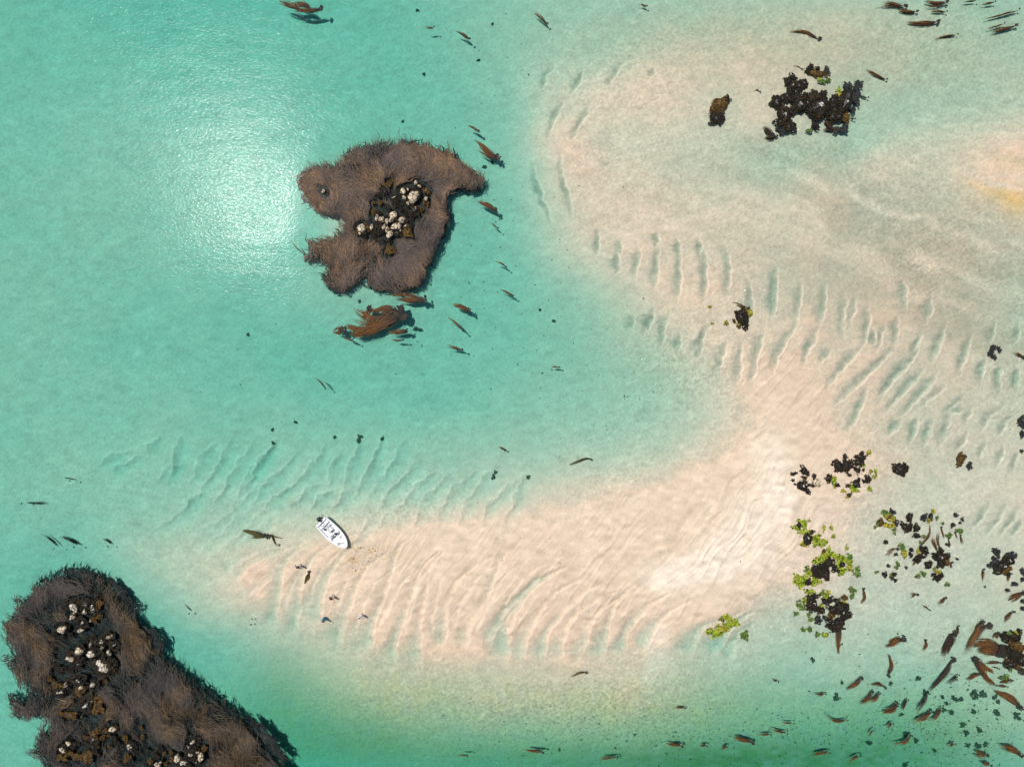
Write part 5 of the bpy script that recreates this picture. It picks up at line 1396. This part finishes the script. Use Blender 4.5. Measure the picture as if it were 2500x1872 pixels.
def cloud(n, items):
    tot = sum(i[4] for i in items)
    out = []
    for x, y, rx, ry, wgt in items:
        m = int(n * wgt / tot)
        out.append(np.stack([rng.normal(x, rx, m), rng.normal(y, ry, m)], 1))
    p = np.concatenate(out) * K
    return p[(p[:, 0] > -60) & (p[:, 0] < 2560) & (p[:, 1] > -60) & (p[:, 1] < 1930)]


deep = cloud(3000, [(1750, 1610, 260, 45, 4.2), (2050, 1580, 120, 60, 2.6), (1350, 1610, 220, 40, 1.6), (1150, 700, 130, 150, .55), (1250, 830, 120, 90, .25), (1000, 620, 80, 130, .3), (2080, 1500, 90, 60, .5), (1120, 200, 90, 140, .15), (500, 700, 250, 200, .12), (1900, 1400, 160, 60, .25)])
scatter("seabed_scraps", deep, .13, [(.09, .10, .06), (.12, .11, .05), (.075, .09, .06)], M_WEED, "scattered dark weed scraps lying on the deeper seabed")
dots = [(660, 957), (668, 1082), (875, 1068), (877, 1064), (934, 1070), (818, 1066), (667, 1049), (665, 1081), (720, 1030), (1204, 1082), (1207, 1160), (1205, 1166), (1210, 1152), (1295, 1165), (1380, 1170), (983, 297), (985, 291), (1035, 182), (1038, 190), (1170, 150), (1168, 146), (1182, 410), (1186, 406), (1178, 404), (1022, 28), (1040, 24), (1202, 60), (1160, 86), (605, 818), (612, 816), (188, 860), (548, 860), (130, 945), (1015, 805), (1018, 800), (1010, 808), (1022, 802), (978, 810), (838, 735), (866, 724), (870, 690), (1095, 685), (1320, 756), (1312, 758), (1365, 768), (1376, 785),
        (70, 42), (80, 46), (60, 180), (92, 170), (475, 410), (480, 413), (1548, 1510), (1560, 1516), (1612, 1525)]
# the larger dark weed tufts on the bottom, countable one by one
TUFT = [(1182, 408, 8), (1202, 398, 6), (983, 297, 6), (1035, 182, 6), (1168, 148, 6), (1020, 26, 7), (665, 1049, 6), (668, 1081, 6), (878, 1066, 9), (875, 1076, 8), (933, 1071, 7), (817, 1067, 7), (722, 1030, 6), (1204, 1166, 7), (1210, 1152, 6), (1205, 1160, 5), (1290, 1164, 7), (606, 817, 6), (1015, 803, 9), (1026, 806, 8), (1352, 784, 6), (1318, 756, 6), (1202, 59, 5), (878, 736, 6),
        (2242, 1655, 8), (2260, 1690, 8), (2330, 1704, 9), (2345, 1706, 7), (2310, 1715, 6), (2320, 1738, 8), (2304, 1732, 6), (2376, 1736, 8), (2398, 1694, 10), (2376, 1690, 10), (2382, 1700, 9), (2428, 1700, 8), (2436, 1712, 7), (2432, 1738, 9), (2350, 1768, 8), (2358, 1788, 8), (2390, 1780, 8), (2362, 1818, 7), (2386, 1818, 9), (2405, 1815, 8), (2210, 1790, 8), (2122, 1812, 8), (2236, 1806, 8), (2480, 1745, 9), (2486, 1752, 7), (2300, 1700, 6), (2210, 1866, 8), (2280, 1830, 6), (2200, 1742, 6), (2042, 1703, 8), (1984, 1610, 7), (2042, 1694, 6), (2055, 1665, 5), (2174, 1667, 6)]
for px_, py_, r_ in TUFT:
    x, y = W(px_, py_)
    z = float(terr(np.array([x]), np.array([y]))[0])
    x, y = W(px_, py_, z)
    z = float(terr(np.array([x]), np.array([y]))[0])
    rr = r_ * S * (.62 if py_ < 1300 else .8)
    V, F, C = flakes(0, 0, rr, rr * rng.uniform(.6, 1), rng.uniform(0, 3), 34, rr * .8, lambda a_, b_, q_: .03 + .12 * (1 - np.clip(q_, 0, 1)), [(.05, .065, .045), (.06, .07, .035), (.035, .045, .035)], .08, 0, .25)
    o = mesh_from("weed_tuft", V, F, M_WEED, None, True, C)
    o.location = (x, y, z)
    REG.append((o, 'T' + ('N' if py_ < 620 else 'M' if py_ < 1300 else 'S'), 'T', px_, py_, r_))
barp = cloud(420, [(800, 1195, 30, 14, 1), (770, 1215, 14, 30, 1), (1250, 1200, 300, 60, .8), (720, 1330, 10, 30, .3), (1000, 1300, 120, 40, .3), (1600, 1000, 120, 80, .15)])
scatter("sand_litter", barp, .075, [(.10, .06, .03), (.06, .04, .02), (.14, .08, .03)], M_WEED, "fine brown weed litter strewn over the dry sandbar", .01)
shell = cloud(26, [(1610, 640, 25, 20, 1), (1700, 900, 150, 130, 1), (1300, 1300, 260, 60, 1)])
scatter("shell_bits", np.concatenate([shell, np.array([(1815, 730), (1816, 733), (1818, 728), (1741, 715), (1767, 924), (1664, 1091), (1467, 247)])]), .16, [(.8, .78, .74), (.7, .68, .66)], M_WHT, "tiny white shell fragments scattered on the sand", .03)

# ------------------------------------------------------------------ labels: one description per thing
PLACE = {'KU': 'the upper rock knot of the round kelp bed', 'KL': 'the lower rock knot of the round kelp bed', 'KW': 'the round kelp bed',
         'CA': 'the topmost outcrop of the corner kelp bed', 'CB': 'the big middle outcrop of the corner kelp bed', 'CC': 'the loose row below the corner bed\'s big outcrop',
         'CD': 'the small group midway down the corner bed', 'CE': 'the golden group low in the corner kelp bed', 'CF': 'the rocks at the corner bed\'s bottom edge',
         'HA': 'the western half of the black reef', 'HB': 'the eastern half of the black reef', 'HC': 'the slab group north of the black reef', 'HL': 'the lone mound west of the black reef',
         'SA': 'the lone black boulder\'s spot on the spit', 'BA': 'the bar\'s smaller black rock group', 'BB': 'the bar\'s larger black rock group', 'GA': 'the upper green mound by the bar',
         'GB': 'the large green mound by the bar', 'GC': 'the dark reef below the green mounds', 'GD': 'the green patch at the bar\'s edge', 'MA': 'the yellowish shallows group', 'MB': 'the scattered shallows field',
         'MC': 'the lower rim of the shallows field', 'NA': 'the dark mound with a pale eye', 'NB': 'the frame-edge weeds below that pale-eyed mound', 'NC': 'the golden-brown reef at the frame edge', 'EA': 'the small sunken cluster off the spit', 'EB': 'the channel east of the bar',
         'LN': 'the water around the round bed\'s north', 'LS': 'the water south-east of the round kelp bed', 'LT': 'the pale flats at the top edge', 'LB': 'the sandbar\'s margins', 'LW': 'the water by the corner bed',
         'LC': 'the bottom-edge deep water', 'LD': 'the green deep by the lower corner', 'LE': 'the dark drift line', 'LF': 'the brown raft at the frame edge', 'LG': 'the shallows field', 'LH': 'the black reef',
         'TN': 'the lagoon floor to the north', 'TM': 'the mid lagoon floor', 'TS': 'the speckled deep corner'}
KIND = {'p': ('pale crusted rock', 'rock'), 's': ('white-speckled dark rock', 'rock'), 'w': ('black rock with white patch', 'rock'), 'd': ('black weed-covered rock', 'rock'), 'b': ('golden-brown weedy rock', 'rock'), 'u': ('blue-grey sunken weedy rock', 'rock'),
        'g': ('bright green seaweed clump', 'seaweed'), 'y': ('yellow-green seaweed clump', 'seaweed'), 'k': ('dark green seaweed clump', 'seaweed'),
        'Kr': ('rust-brown drifting kelp', 'kelp plant'), 'Kd': ('blackish drifting kelp', 'kelp plant'), 'Ko': ('olive drifting kelp', 'kelp plant'), 'T': ('dark weed tuft', 'weed tuft')}
ORD = ['', 'second', 'third', 'fourth', 'fifth', 'sixth', 'seventh', 'eighth', 'ninth', 'tenth', 'eleventh', 'twelfth', 'thirteenth', 'fourteenth', 'fifteenth', 'sixteenth', 'seventeenth', 'eighteenth', 'nineteenth', 'twentieth', 'twenty-first', 'twenty-second', 'twenty-third', 'twenty-fourth', 'twenty-fifth', 'twenty-sixth', 'twenty-seventh', 'twenty-eighth', 'twenty-ninth', 'thirtieth', 'thirty-first', 'thirty-second', 'thirty-third', 'thirty-fourth', 'thirty-fifth', 'thirty-sixth']
groups = {}
for r in REG:
    groups.setdefault((r[1], r[2]), []).append(r)
for (cl, kd), items in groups.items():
    noun, cat = KIND[kd]
    plural = {'rock': 'rocks', 'seaweed': 'seaweed clumps', 'kelp plant': 'drifting kelp plants', 'weed tuft': 'weed tufts'}[cat]
    for it in items:
        it[0]['category'] = cat
        it[0]['group'] = f"{plural} in {PLACE[cl]}"
    if len(items) == 1:
        items[0][0]['label'] = f"{noun} in {PLACE[cl]}"
        continue
    by_size = sorted(items, key=lambda r: -r[5])
    rest = list(items)
    if by_size[0][5] > by_size[1][5] * 1.1:
        by_size[0][0]['label'] = f"largest {noun} in {PLACE[cl]}"
        rest.remove(by_size[0])
    if len(rest) > 2 and by_size[-1][5] < by_size[-2][5] * .85:
        by_size[-1][0]['label'] = f"smallest {noun} in {PLACE[cl]}"
        rest.remove(by_size[-1])
    ax = 3 if max(r[3] for r in items) - min(r[3] for r in items) >= (max(r[4] for r in items) - min(r[4] for r in items)) else 4
    allr = sorted(items, key=lambda r: r[ax])
    names = ('leftmost', 'rightmost', 'left', 'right') if ax == 3 else ('uppermost', 'lowest', 'top', 'bottom')
    n = len(allr)
    for i, r in enumerate(allr):
        if r not in rest: continue
        if i == 0: w_ = names[0]
        elif i == n - 1: w_ = names[1]
        elif i < n / 2: w_ = f"{ORD[i]} from {names[2]}"
        else: w_ = f"{ORD[n - 1 - i]} from {names[3]}"
        if w_ in names[:2]: r[0]['label'] = f"{w_} {noun} in {PLACE[cl]}"
        else: r[0]['label'] = f"{noun} {w_} in {PLACE[cl]}"
